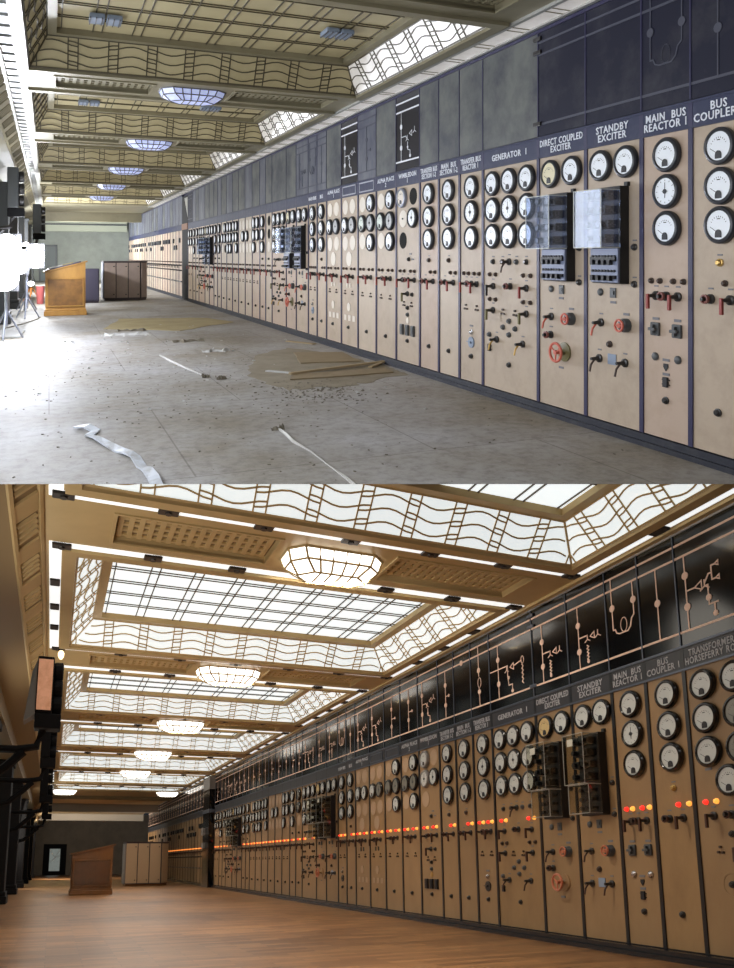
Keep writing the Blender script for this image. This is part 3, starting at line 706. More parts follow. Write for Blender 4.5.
def build_board(r):
    CUR[0] = r
    up = r is UP; sy = r.sv
    colour = 'cream' if up else 'brown'
    slot = 'dark doorway slot' if up else 'black pillar'
    nz = 0
    n_mid = [i for i, p in enumerate(P) if p[6] == '']
    for i, (ur, ul, t, txt, dg, fin, nm) in enumerate(P):
        if up and i == 0: continue
        W = (ul-ur)*r.su; uc = r.u_of((ul+ur)/2)
        near = 2 if ul < 10.1 else (1 if ul < 16.1 else 0)
        if nm == 'z': nz += 1; where = '%s %s control panel beyond the %s' % (ORD[nz-1], colour, slot)
        elif nm == '': where = '%s control panel, %s in the row running right from the %s' % (colour, ORD[34-i], slot)
        elif nm[0].isupper() or nm.startswith('nearer'): where = '%s control panel headed %s' % (colour, nm)
        elif nm.startswith('farther '): where = '%s control panel, the %s one' % (colour, nm)
        else: where = '%s control panel %s' % (colour, nm.rstrip(',').replace(', its', ' with its'))
        short = where.replace(' in the row running right from the', ' right of the').replace(', with blanked-off gauges', '').replace(' with its plate in a pale frame', '').replace(', three gauges in a column', '').replace(', right beside the farther relay boxes', '').replace(' control panel', ' panel')
        extra = {'X': ', glass-cased relay box on it', 'D': ', handwheel below its relay box', 'W': ', odd gauges and three meter blocks'}.get(t, '') if near == 2 else ''
        root = thing('control_panel', r, r.wall, uc, 0 if up else -.0165, where + extra, 'control panel', '%s control panels along the right-hand wall' % colour)
        ew = .042 * (r.su if not up else 1)
        yb, yt = .104*sy, 2.447*sy
        if nm != 'z' or True:
            wpart('board', r, root, MB().box(-W/2+ew/2, W/2-ew/2, yb, yt, -.06, 0), (M['cream'] if up else M['brown'])[random.choice([0, 0, 1, 2])], 0, 0)
        es = MB().box(-ew/2, ew/2, yb, 2.65*sy, -.06, .012)
        wpart('edge_strip', r, root, es, M['edge' if up else 'edge_lo'], -W/2, 0)
        # name plate
        npl = wpart('nameplate', r, root, MB().box(-W/2+ew/2, W/2-ew/2, 2.455*sy, 2.64*sy, -.06, .010).box(-W/2, W/2, 2.447*sy, 2.462*sy, .0, .02).box(-W/2, W/2, 2.636*sy, 2.652*sy, 0, .02),
                    M['plate' if up else 'plate_lo'], 0, 0)
        if not up: wpart('plate_rail', r, npl, MB().box(-W/2, W/2, 2.440*sy, 2.458*sy, .012, .024).box(-W/2, W/2, 2.640*sy, 2.660*sy, .012, .024), M['rail_lo'], 0, 0)
        lm = M['letter' if up else 'letter_lo']
        if txt:
            me = text_mesh(r, txt, .082 if '\n' in txt else .085, lm)
            k = (r.tag, txt)
            w0 = me['w']; kx = min(1., (W-.07)/w0)
            if k not in r.cache:
                m2 = me.copy()
                for v in m2.vertices: v.co = r.W @ Vector((v.co.x*kx, v.co.y*1.05, v.co.z))
                r.cache[k] = m2
            obj('lettering', r.cache[k], npl, r.W @ Vector((0, 2.548*sy, .012)))
        else:
            if i in (11, 12):
                f = MB(); a, b = W*.40, .075
                f.box(-a, a, 2.548*sy-b, 2.548*sy-b+.018, .01, .018).box(-a, a, 2.548*sy+b-.018, 2.548*sy+b, .01, .018).box(-a, -a+.018, 2.548*sy-b, 2.548*sy+b, .01, .018).box(a-.018, a, 2.548*sy-b, 2.548*sy+b, .01, .018)
                wpart('plate_frame', r, npl, f, M['plate_frame'] if up else M['rail_lo'], 0, 0)
        controls(r, root, t, W, near)
        # diagram board above
        m = {'navy': M['navy'], 'grimy': M['grimy'], 'violet': M['violet'], 'clean': M['clean'], None: None}[fin] if up else M['board_lo']
        adj = {'navy': 'dark navy', 'grimy': 'mildewed grey', 'violet': 'faded blue-grey', 'clean': 'clean black white-lined'}[fin] if up else 'polished black'
        lab = '%s diagram board above the %s' % (adj, short)
        bd = thing('diagram_board', r, r.wall, uc, 2.66*sy - (0 if up else .0165), lab[:150], 'diagram board', '%s diagram boards over the control panels' % ('slate' if up else 'black'))
        y0, y1 = .0, (3.686-2.66)*sy
        wpart('slate', r, bd, MB().box(-W/2+.006, W/2-.006, y0, y1-.03, -.06, .008), m, 0, 0)
        wpart('joint', r, bd, MB().box(-W/2-.007, -W/2+.007, y0, y1-.03, -.06, .014 if up else .018), M['edge'] if up else M['rail_lo'], 0, 0)
        wpart('top_rail', r, bd, MB().box(-W/2, W/2, y1-.03, y1, -.06, .02), M['edge'] if up else M['silver_lo'], 0, 0)
        lmat = None
        if not up: lmat = M['line_pink']
        elif fin == 'clean': lmat = M['line_white']
        elif fin == 'navy' or (fin == 'violet' and i < 17): lmat = M['line_faint']
        if lmat:
            ls = MB()
            for hh in (3.561, 3.443, 2.775): ls.box(-W/2+.008, W/2-.008, hh*sy-.010-2.66*sy, hh*sy+.010-2.66*sy, .008, .013)
            q = squiggle(r, W, dg, 1. if not up else .8) if not (up and i in (3, 4)) else MB()
            o = len(ls.v); ls.v += [(a, b-2.66*sy, c) for a, b, c in q.v]; ls.f += [[k+o for k in f] for f in q.f]
            wpart('circuit_lines', r, bd, ls, lmat, 0, 0)
        if i in (4,) :
            cl = MB()
            for hh in (3.60, 3.47, 2.78): cl.bevbox(-W/2-.06, -W/2+.06, hh*sy-2.66*sy-.02, hh*sy-2.66*sy+.02, .008, .03, .006)
            wpart('clamp', r, bd, cl, M['dark'] if up else M['rail_lo'], 0, 0)
    # plinth and what closes the wall behind the boards
    uA = r.u_of(2.95 if not up else 3.7); uB = r.u_of(27.25 + .72*27 + .2)
    pl = MB(); L = uB-uA
    q = .09 if up else .17
    pl.box(-q, 0, 0, L, 0, .04).box(-q+.02, 0, 0, L, .04, .085).box(-.07, 0, 0, L, .085, .095)
    rtop('baseboard_right', r, r.wall+.06, uA, 0, pl, M['plinth' if up else 'plinth_lo'], kind='structure')
    rtop('wall_right', r, r.wall+.065, uA, 0, MB().box(0, .2, 0, L, 0, r.hs+.3), M['edge'], kind='structure')

build_board(UP)
build_board(LO)

# the slot / pillar in the switchboard
def pillar():
    CUR[0] = UP; r = UP; u0, u1 = 26.02, 27.23
    d = thing('door_1', r, r.wall, (u0+u1)/2, 0, None, None, kind='structure')
    W = (u1-u0)
    wpart('opening', r, d, MB().box(-W/2, W/2, 0, 2.45, -.05, .012), M['void'], 0, 0)
    wpart('lintel', r, d, MB().box(-W/2, W/2, 2.45, 2.66, -.05, .03), M['lintel'], 0, 0)
    wpart('upper_light', r, d, MB().box(-W/2, W/2, 2.66, 3.62, -.05, .006), M['void'], 0, 0)
    wpart('pane', r, d, MB().poly([(-.1, 3.55), (W/2-.05, 3.55), (W/2-.05, 2.85)], .006, .014), M['ceil_silver'], 0, 0)  # diagonal reflection in the upper glass, painted as a pale triangle
    CUR[0] = LO; r = LO; u0, u1 = r.u_of(26.02), r.u_of(27.23)
    p = tagobj(thing('pillar', r, r.wall, (u0+u1)/2, 0, 'polished black pillar with grey cap breaking the row of brown panels', 'pillar'), None, None)
    W = u1-u0
    wpart('shaft', r, p, MB().bevbox(-W/2, W/2, 0, 3.30, -.04, .20, .01), M['board_lo'], 0, 0)
    wpart('cap', r, p, MB().bevbox(-W/2-.01, W/2+.01, 3.30, 3.74, -.04, .21, .01), M['greybox'], 0, 0)
    wpart('collar', r, p, MB().bevbox(-W/2-.015, W/2+.015, 2.50, 2.62, -.04, .215, .006), M['rail_lo'], 0, 0)
    mt = MB().bevbox(-.30, -.05, 1.75, 2.0, .2, .30, .01).bevbox(-.30, -.05, 1.30, 1.5, .2, .28, .01)
    wpart('meter_box', r, p, mt, M['greybox'], 0, 0)
pillar()

# ------------------------------------------------------------------ ceilings
CFG = {
 'up': dict(wl=-.22, wr=3.90, inset=.20, rise=.36, f=[5.55, 10.3, 15.05, 19.8, 24.55, 29.3, 34.0], first=.6, hb=.64, fw=(1.36, 2.20), wedge=-.28, end=51.4,
            frame=.12, stripw=.0, rs=(4.06, 4.30)),
 'lo': dict(wl=.06, wr=4.72, inset=.28, rise=.33, f=[6.64, 11.40, 16.16, 20.92, 25.68, 30.44, 33.4], first=1.88, hb=.72, fw=(1.91, 2.87), wedge=-.24, end=57.5,
            frame=.12, stripw=.11, rs=(4.86, 4.97)),
}
WIN = [0]
def wave_slope(L, T, d, bay, pair, nw, thick, wt):
    """leaded bars on a sloping light, local s (along), t (up), n (towards the room)"""
    m = MB()
    def lim(t): return d*t/T
    for t in (0.012, T-.012): m.box(lim(t), L-lim(t), t-thick*.7, t+thick*.7, 0, .012)
    n = max(1, int(round((L-.1)/(bay+pair)))); stp = (L-.06)/n
    xs = [.03+stp*(i+.5) for i in range(n)]
    s = -stp
    cuts = [.03+stp*i for i in range(n+1)]
    for c in cuts:
        for sx in (c-pair/2, c+pair/2):
            if sx < .02 or sx > L-.02: continue
            tmax = T
            if sx < d: tmax = T*sx/d
            if L-sx < d: tmax = T*(L-sx)/d
            if tmax > .05: m.box(sx-thick/2, sx+thick/2, .0, tmax, 0, .010)
    for b in range(n):
        a0, a1 = cuts[b]+pair/2, cuts[b+1]-pair/2
        for k in range(nw):
            tc = T*(k+.75)/(nw+.5); sg = 1 if b % 2 == 0 else -1
            pts = []
            for q in range(9):
                s_ = a0-pair+(a1-a0+2*pair)*q/8
                t_ = tc + sg*.030*math.cos(2*PI*(q/8-.5))
                if s_ >= lim(t_)+.005 and s_ <= L-lim(t_)-.005 and 0 < t_ < T: pts.append((s_, t_))
            if len(pts) > 1: m.strip(pts, wt, .0, .010)
    return m
def slope_frame(o, e, s):
    e = Vector(e).normalized(); s = Vector(s).normalized(); n = e.cross(s)
    return Matrix(((e.x, s.x, n.x, o[0]), (e.y, s.y, n.y, o[1]), (e.z, s.z, n.z, o[2]), (0, 0, 0, 1)))

def coffer(r, u0, u1, far):
    """one ceiling light: four sloping leaded sides and a flat leaded top"""
    up = r is UP; c = CFG[r.tag]; CUR[0] = r
    wl, wr, d, e, hs = c['wl'], c['wr'], c['inset'], c['rise'], r.hs
    WIN[0] += 1
    root = thing('window_%d' % WIN[0], r, (wl+wr)/2, (u0+u1)/2, hs, None, None, kind='structure')
    A, B = (wr-wl)/2, (u1-u0)/2
    T = math.hypot(d, e)
    g = MB(); gl = MB(); gr = MB()
    lo = [(-A, -B, 0), (A, -B, 0), (A, B, 0), (-A, B, 0)]; hi = [(-A+d, -B+d, e), (A-d, -B+d, e), (A-d, B-d, e), (-A+d, B-d, e)]
    for k in range(4):
        a, b = lo[k], lo[(k+1) % 4]; a2, b2 = hi[k], hi[(k+1) % 4]
        tgt = gr if (up and k == 1) else g
        tgt.add([a, b, b2, a2], [(0, 3, 2, 1), (0, 1, 2, 3)][:1])
    rpart('sloping_glass', r, root, g, M['cglass_up' if up else 'sglass_lo'])
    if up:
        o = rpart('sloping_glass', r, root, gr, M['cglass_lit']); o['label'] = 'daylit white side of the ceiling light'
    bars = MB()
    for k in range(4):
        a, b = Vector(lo[k]), Vector(lo[(k+1) % 4]); a2 = Vector(hi[k]); mid = (Vector(hi[k])+Vector(hi[(k+1) % 4]))/2-(a+b)/2
        L = (b-a).length
        # the bars face into the room
        w = wave_slope(L, T, d, .34, .11, 3 if not far else 2, .014, .013 if up else .016)
        fr = slope_frame(a, b-a, mid)
        nrm = Vector((fr[0][2], fr[1][2], fr[2][2]))
        if nrm.z > 0:
            fr = fr @ Matrix.Diagonal((1, 1, -1, 1))
        bars.M = fr
        vs = w.v; bars.add(vs, w.f); bars.M = Matrix.Identity(4)
        bars.tube([a, a2], .016, 5)
    rpart('wavy_leading', r, root, bars, M['lead_up' if up else 'lead_lo'])
    # ledge and flat light
    led = MB(); q = .10; A2, B2 = A-d, B-d
    for x0, x1, y0, y1 in ((-A2, A2, -B2, -B2+q), (-A2, A2, B2-q, B2), (-A2, -A2+q, -B2+q, B2-q), (A2-q, A2, -B2+q, B2-q)):
        led.box(x0, x1, y0, y1, e-.012, e+.09)
    rpart('ledge', r, root, led, M['ceil_up' if up else 'ceil_lo'])
    A3, B3, e3 = A2-q, B2-q, e+.06
    rpart('flat_glass', r, root, MB().box(-A2+.02, A2-.02, -B2+.02, B2-.02, e3, e3+.02), M['cglass_up' if up else 'cglass_lo'])
    fb = MB(); th = .006
    nb = 8
    for i in range(nb+1):
        x = -A3+2*A3*i/nb
        for dx in (-.05, .05):
            if -A3 < x+dx < A3: fb.box(x+dx-th, x+dx+th, -B3, B3, e3-.014, e3)
    for j in range(1, 6):
        y = -B3+2*B3*j/6
        for dy in ((-.035, .035) if not far else (0,)): fb.box(-A3, A3, y+dy-th*.8, y+dy+th*.8, e3-.012, e3)
    rpart('flat_leading', r, root, fb, M['lead_up' if up else 'leadd_lo'])
    # moulded frame round the opening, luminous strip outside it
    f = MB(); fw = c['frame']
    for x0, x1, y0, y1 in ((-A-fw, A+fw, -B-fw, -B), (-A-fw, A+fw, B, B+fw), (-A-fw, -A, -B, B), (A, A+fw, -B, B)):
        f.box(x0, x1, y0, y1, -.035, .03)
    rpart('frame', r, root, f, M['ceil_up' if up else 'ceil_lo'])
    if not up:
        s = MB(); sw = c['stripw']; k0 = fw+.012
        for x0, x1, y0, y1 in ((-A-k0-sw, A+k0+sw, -B-k0-sw, -B-k0), (-A-k0-sw, A+k0+sw, B+k0, B+k0+sw), (-A-k0-sw, -A-k0, -B-k0, B+k0), (A+k0, A+k0+sw, -B-k0, B+k0)):
            s.box(x0, x1, y0, y1, -.006, .02)
        rpart('cove_strip', r, root, s, M['strip_lo'])
        br = MB(); nn = 6
        for i in range(nn+1):
            x = -A-k0+(2*A+2*k0)*i/nn
            for y in (-B-k0-sw/2, B+k0+sw/2): br.bevbox(x-.085, x+.085, y-.055, y+.055, -.03, .02, .01).cyl(x+.0, y, -.045, -.03, .03, 8)
        for i in range(1, 4):
            y = -B+2*B*i/4
            for x in (-A-k0-sw/2, A+k0+sw/2): br.bevbox(x-.05, x+.05, y-.09, y+.09, -.03, .02, .01)
        rpart('lamp_bracket', r, root, br, M['dark'])

def boat_lamp(r, w0, w1, uc, label, first=[None]):
    up = r is UP; CUR[0] = r
    hs = r.hs; hw = (w1-w0)/2; hu = .27
    root = thing('ceiling_light', r, (w0+w1)/2, uc, hs-.001, label, 'ceiling light', 'boat-shaped lamps under the %s ceiling beams' % ('bronze' if up else 'gold'))
    ch = .13; k = .13; dp = -.14 if up else -.20
    top = [(-hw+ch, -hu), (hw-ch, -hu), (hw, -hu+ch), (hw, hu-ch), (hw-ch, hu), (-hw+ch, hu), (-hw, hu-ch), (-hw, -hu+ch)]
    def ring(s, z): return [(x*(1-s*.0) - (s*k if x > 0 else -s*k), y - (s*k if y > 0 else -s*k), z) for x, y in top]
    R0 = [(x, y, 0) for x, y in top]; R1 = ring(.25, dp*.55); R2 = ring(1., dp)
    g = MB().add(R0+R1+R2, [(i, 8+i, 8+(i+1) % 8, (i+1) % 8) for i in range(8)] + [(8+i, 16+i, 16+(i+1) % 8, 8+(i+1) % 8) for i in range(8)] + [tuple(range(16, 24))])
    rpart('lamp_glass', r, root, g, M['fix_up' if up else 'fix_lo'])
    f = MB(); t = .009 if up else .012
    for i in range(8):
        f.tube([R0[i], R1[i], R2[i]], t, 5); f.tube([R1[i], R1[(i+1) % 8]], t, 5); f.tube([R2[i], R2[(i+1) % 8]], t, 5); f.tube([R0[i], R0[(i+1) % 8]], t*1.6, 5)
    for q in range(1, 5):
        s = q/5; x0 = -hw+ch+(2*hw-2*ch)*s; xa = x0*(1-.25*k/hw); xb = x0*(1-k/hw*.9)
        for sg in (-1, 1): f.tube([(x0, sg*hu, 0), (xa, sg*(hu-.25*k), dp*.55), (xb, sg*(hu-k), dp)], t, 5)
        f.tube([(xb, -(hu-k), dp), (xb, hu-k, dp)], t, 5)
    rpart('lamp_frame', r, root, f, M['fixframe_up' if up else 'fixframe_lo'])

def ceiling(r):
    up = r is UP; c = CFG[r.tag]; CUR[0] = r
    hs, hb, wl, wr = r.hs, c['hb'], c['wl'], c['wr']
    wE = c['wedge']; wW = r.wall
    f = c['f']; mt = M['ceil_up' if up else 'ceil_lo']
    ce = MB(); O = (0, 0, hs)
    th = .5
    beams = [(x-hb, x+hb, x) for x in f]
    prev = c['first']
    gw = .30
    word = 'bronze' if up else 'gold'
    gl_w = (wl+.30, c['fw'][0]-.12); gr_w = (c['fw'][1]+.12, wr-.18)
    for k, (b0, b1, x) in enumerate(beams):
        coffer(r, prev, b0, k > 2); prev = b1
        last = k == len(beams)-1
        far = x > 28
        if last:
            ce.box(wl, wr, b0, b1, 0, th)
        else:
            # beam with two recessed panels for the grilles
            ce.box(wl, wr, b0, x-gw, 0, th); ce.box(wl, wr, x+gw, b1, 0, th)
            ce.box(wl, gl_w[0], x-gw, x+gw, 0, th); ce.box(gl_w[1], gr_w[0], x-gw, x+gw, 0, th); ce.box(gr_w[1], wr, x-gw, x+gw, 0, th)
            for (g0, g1), side in ((gl_w, 'left'), (gr_w, 'right')):
                gm = thing('ceiling_grille', r, (g0+g1)/2, x, hs, 'recessed %s grille in the %s ceiling beam, %s of its boat lamp' % (word, ORD[k], side), 'grille', '%s grilles in the ceiling beams' % word)
                A = (g1-g0)/2
                rpart('backplate', r, gm, MB().box(-A, A, -gw, gw, .07, .10), M['grille_up' if up else 'grille_lo'])
                ms = MB(); n = max(6, int(2*A/.085)) if not far else 8
                for q in range(n): 
                    xx = -A+2*A*(q+.5)/n
                    ms.box(xx-.022, xx+.022, -gw+.03, gw-.03, .045, .07)
                for q in range(5):
                    yy = -gw+.06+(2*gw-.12)*q/4; ms.box(-A+.02, A-.02, yy-.02, yy+.02, .05, .072)
                rpart('grille_bars', r, gm, ms, mt)
                fr = MB()
                for x0, x1, y0, y1 in ((-A-.03, A+.03, -gw-.03, -gw), (-A-.03, A+.03, gw, gw+.03), (-A-.03, -A, -gw, gw), (A, A+.03, -gw, gw)): fr.box(x0, x1, y0, y1, -.015, .03)
                rpart('grille_frame', r, gm, fr, mt)
        if up:
            nrm = ['first', 'second', 'third', 'fourth', 'fifth', 'sixth', 'seventh'][k]
            if 0 < k < 6: boat_lamp(r, c['fw'][0], c['fw'][1], x, 'bluish boat-shaped lamp on the %s bronze ceiling beam' % ORD[k])
        else:
            if k < 5: boat_lamp(r, c['fw'][0], c['fw'][1], x, 'glowing white boat-shaped lamp, %s from the front' % ORD[k])
            if last:
                boat_lamp(r, -.14, .82, x-.2, 'glowing white boat lamp at the left end of the farthest beam')
                boat_lamp(r, 4.0, 4.9, x-.2, 'glowing white boat lamp at the right end of the farthest beam')
    uA = c['first']-2*hb; uZ = beams[-1][1]
    fw = c['frame']
    ce.box(wr, wW, uA, uZ, 0, th)                     # long side margins
    ce.box(wE, wl, uA, uZ, 0, th)
    ce.box(wl, wr, uA, c['first'], 0, th)
    ce.box(-1.2, wW+.1, uZ, c['end'], .0 if not up else .0, th)   # plain ceiling at the far end
    ce.box(-1.2, wW+.2, uA, c['end'], .9, 1.0)        # roof deck over everything
    rtop('ceiling', r, 0, 0, hs, ce, mt, kind='structure')
    # luminous strip along the top of the panel wall
    if up:
        WIN[0] += 1
        wn = thing('window_%d' % WIN[0], r, 4.18, uA, hs, None, None, kind='structure')
        rpart('strip_glass', r, wn, MB().box(-.10, .12, 0, uZ-uA, -.012, .0), M['cglass_lit'])
        b = MB(); y = 0
        while y < uZ-uA:
            b.box(-.10, .12, y, y+.012, -.018, 0); b.box(-.10, .12, y+.10, y+.112, -.018, 0); y += .62
        rpart('strip_bars', r, wn, b, M['ceil_up'])
        rpart('strip_trim', r, wn, MB().box(-.14, -.10, 0, uZ-uA, -.03, 0).box(.12, .16, 0, uZ-uA, -.03, 0), M['ceil_silver'])
        # left-hand margin: silvery strip of small panes
        WIN[0] += 1
        wn = thing('window_%d' % WIN[0], r, -.40, uA, hs, None, None, kind='structure')
        rpart('strip_glass', r, wn, MB().box(-.07, .07, 0, uZ-uA, -.012, .0), M['pane_grey'])
        b = MB(); y = 0
        while y < uZ-uA:
            b.box(-.075, .075, y, y+.04, -.03, 0); y += .36
        rpart('strip_bars', r, wn, b, M['ceil_silver'])
        rpart('strip_trim', r, wn, MB().box(-.12, -.07, 0, uZ-uA, -.05, 0).box(.07, .15, 0, uZ-uA, -.04, 0), M['ceil_silver'])
    else:
        rtop('trim_1', r, 5.03, uA, hs, MB().box(-.04, .04, 0, uZ-uA, -.03, 0), M['ceil_lo'], kind='structure')
    # left cornice: sloping frieze with grilles, brown soffit below, wall head
    y1 = c['end']-uA
    e0 = wE if not up else -.48
    co = MB()
    co.hexa([(e0-.22, 0, -.22), (e0, 0, 0), (e0, y1, 0), (e0-.22, y1, -.22)], [(e0-.22, 0, .3), (e0, 0, .3), (e0, y1, .3), (e0-.22, y1, .3)])
    co.hexa([(e0-.60, 0, -.32), (e0-.22, 0, -.22), (e0-.22, y1, -.22), (e0-.60, y1, -.32)], [(e0-.60, 0, .3), (e0-.22, 0, .3), (e0-.22, y1, .3), (e0-.60, y1, .3)])
    co.box(e0-1.1, e0-.60, 0, y1, -.62, .3)
    rtop('trim_%d' % (2 if up else 3), r, 0, uA, hs, co, M['grille_up'] if up else M['grille_lo'], kind='structure')
    dn = MB(); y = .1
    n = Vector((.707, 0, -.707))
    base = Vector((e0-.11, 0, -.11))
    dn.M = Matrix(((-.707, 0, .707, e0-.11), (0, 1, 0, 0), (-.707, 0, -.707, -.11), (0, 0, 0, 1)))
    while y < y1:
        dn.box(-.115, .115, y, y+.32, 0, .02)
        for q in range(4): dn.box(-.10, .10, y+.40+.11*q, y+.44+.11*q, 0, .025)
        y += .92
    dn.box(-.155, -.12, 0, y1, 0, .03); dn.box(.12, .155, 0, y1, 0, .03)
    rtop('trim_%d' % (4 if up else 5), r, 0, uA, hs, dn, M['ceil_up'] if up else M['ceil_lo'], kind='structure')
ceiling(UP)
ceiling(LO)

# small glass lenses let into the flat lights of the upper hall
CUR[0] = UP
for w, u_, where in ((.57, 8.70, 'left end of the nearest full ceiling light'), (3.08, 8.2, 'right side of the nearest full ceiling light'), (.62, 13.5, 'left end of the second ceiling light'), (2.6, 13.2, 'middle of the second ceiling light')):
    t = thing('lens_light', UP, w, u_, UP.hs+.40, 'small grey twin lens in the %s' % where, 'ceiling light', 'small lenses in the glass ceiling')
    rpart('lens', UP, t, MB().bevbox(-.17, -.01, -.13, .13, -.06, 0, .02).bevbox(.01, .17, -.13, .13, -.06, 0, .02), M['grey_disc'])
    rb = MB()
    for i in range(6): rb.box(-.165+.06*i, -.155+.06*i, -.13, .13, -.068, -.05)
    rpart('lens_rib', UP, t, rb, M['fixframe_up'])

# ------------------------------------------------------------------ shells
def shell(r):
    up = r is UP; CUR[0] = r; c = CFG[r.tag]
    L = c['end']
    fl = MB().box(-1.3, r.wall+.06, 0, L-0, -.12, 0)
    n = len(fl.v)
    rtop('floor', r, 0, 0, 0, fl, M['floor_up' if up else 'floor_lo'], kind='structure', uv=(0, 0))
    # end wall and bulkheads
    wm = M['wall_up' if up else 'wall_lo']
    rtop('wall_back', r, 0, L, 0, MB().box(-1.4, r.wall+1.5, 0, .2, 0, r.hs+.4), wm, kind='structure')
    if up:
        rtop('trim_6', r, 0, 40., 0, MB().box(-1.1, r.wall, 0, .5, 3.27, r.hs+.3), M['ceil_up'], kind='structure')
        rtop('trim_7', r, 0, 50., 0, MB().box(-1.1, r.wall+.2, 0, .4, 3.08, r.hs+.3), M['wall_left_up'], kind='structure')
        rtop('trim_8', r, 0, 49.9, 0, MB().box(-1.1, r.wall+.2, 0, .1, 3.47, 3.56), M['pil_up'], kind='structure')
    else:
        rtop('trim_9', r, 0, 36., 0, MB().box(-1.1, r.wall, 0, .3, 3.66, r.hs+.3), M['grille_lo'], kind='structure')
        rtop('trim_10', r, 0, 41., 0, MB().box(-1.1, r.wall, 0, .5, 3.40, r.hs+.3), M['beam_pale'], kind='structure')
        rtop('trim_11', r, 0, 50., 0, MB().box(-1.1, r.wall+.2, 0, .4, 3.40, r.hs+.3), M['beam_pale'], kind='structure')
    # left wall with pilasters and window bays
    wl = -1.14 if up else -1.22
    us = [3.5, 8.0, 13.5, 19.0, 24.5, 30.4, 36.4, 43.0, 49.0]
    sill = MB(); hd = 3.2
    y = 0
    rtop('wall_left', r, wl-.25, 0, 0, MB().box(-.2, 0, -1, L, 0, r.hs+.3), M['wall_left_up' if up else 'pil_lo'], kind='structure')
    hall = 'upper' if up else 'lower'
    for i, u_ in enumerate(us):
        t = thing('pilaster', r, wl, u_, 0, '%s pilaster on the left wall, %s from the front of the %s hall' % ('dark grey' if up else 'black', ORD[i], hall), 'pilaster', '%s pilasters along the left wall' % ('grey' if up else 'black'))
        pm = M['pil_up' if up else 'pil_lo']
        fw = wl+.30
        rpart('shaft', r, t, MB().bevbox(-.25, .30, -.33, .33, .25, 3.12, .015), pm)
        rpart('base', r, t, MB().bevbox(-.25, .36, -.39, .39, 0, .17, .015).bevbox(-.25, .335, -.36, .36, .17, .27, .02), pm)
        rpart('capital', r, t, MB().bevbox(-.25, .34, -.37, .37, 3.05, 3.18, .015), pm)
        o = rpart('jamb', r, t, MB().bevbox(-.25, .20, .33, .47, .12, 3.1, .01).bevbox(-.25, .24, .33, .50, 0, .14, .01), M['wall_left_up' if up else 'jamb'])
        o['label'] = 'pale jamb edge'
    for i in range(len(us)-1):
        a, b = us[i]+.5, us[i+1]-.4
        WIN[0] += 1
        wn = thing('window_%d' % WIN[0], r, wl-.22, (a+b)/2, 0, None, None, kind='structure')
        rpart('pane', r, wn, MB().box(-.01, .01, -(b-a)/2, (b-a)/2, .9, 3.05), M['daypane'] if (up and i < 2) else (M['cglass_up'] if up else M['pane_dim']))
        gb = MB()
        for k in range(5): yy = -(b-a)/2+(b-a)*k/4; gb.box(.0, .04, yy-.025, yy+.025, .9, 3.05)
        for k in range(4): gb.box(.0, .035, -(b-a)/2, (b-a)/2, .9+.70*k-.02, .9+.70*k+.02)
        rpart('glazing_bars', r, wn, gb, M['pil_up' if up else 'pil_lo'])
    # door in the end wall
    if up: d = thing('door_2', r, -.05, L, 0, None, None, kind='structure'); w2, hh = .42, 2.15
    else: d = thing('door_3', r, .22, L, 0, None, None, kind='structure'); w2, hh = .62, 2.0
    rpart('door_frame', r, d, MB().box(-w2-.12, -w2, -.12, 0, 0, hh+.12).box(w2, w2+.12, -.12, 0, 0, hh+.12).box(-w2-.12, w2+.12, -.12, 0, hh, hh+.12), M['pil_up' if up else 'pil_lo'])
    rpart('door_leaf', r, d, MB().box(-w2, w2, -.08, 0, 0, hh), M['door_up' if up else 'pil_lo'])
    if not up:
        p = rpart('pane', r, d, MB().box(-w2*.55, w2*.55, -.10, -.08, .28, hh-.2), M['pane_dim'])
        rpart('pane_leading', r, p, MB().tube([(-.3, -.11, 1.7), (0, -.11, 1.2), (.3, -.11, 1.75)], .025, 5).tube([(-.3, -.11, .9), (.05, -.11, 1.2), (.3, -.11, 1.35)], .02, 5), M['paper'])
shell(UP); shell(LO)

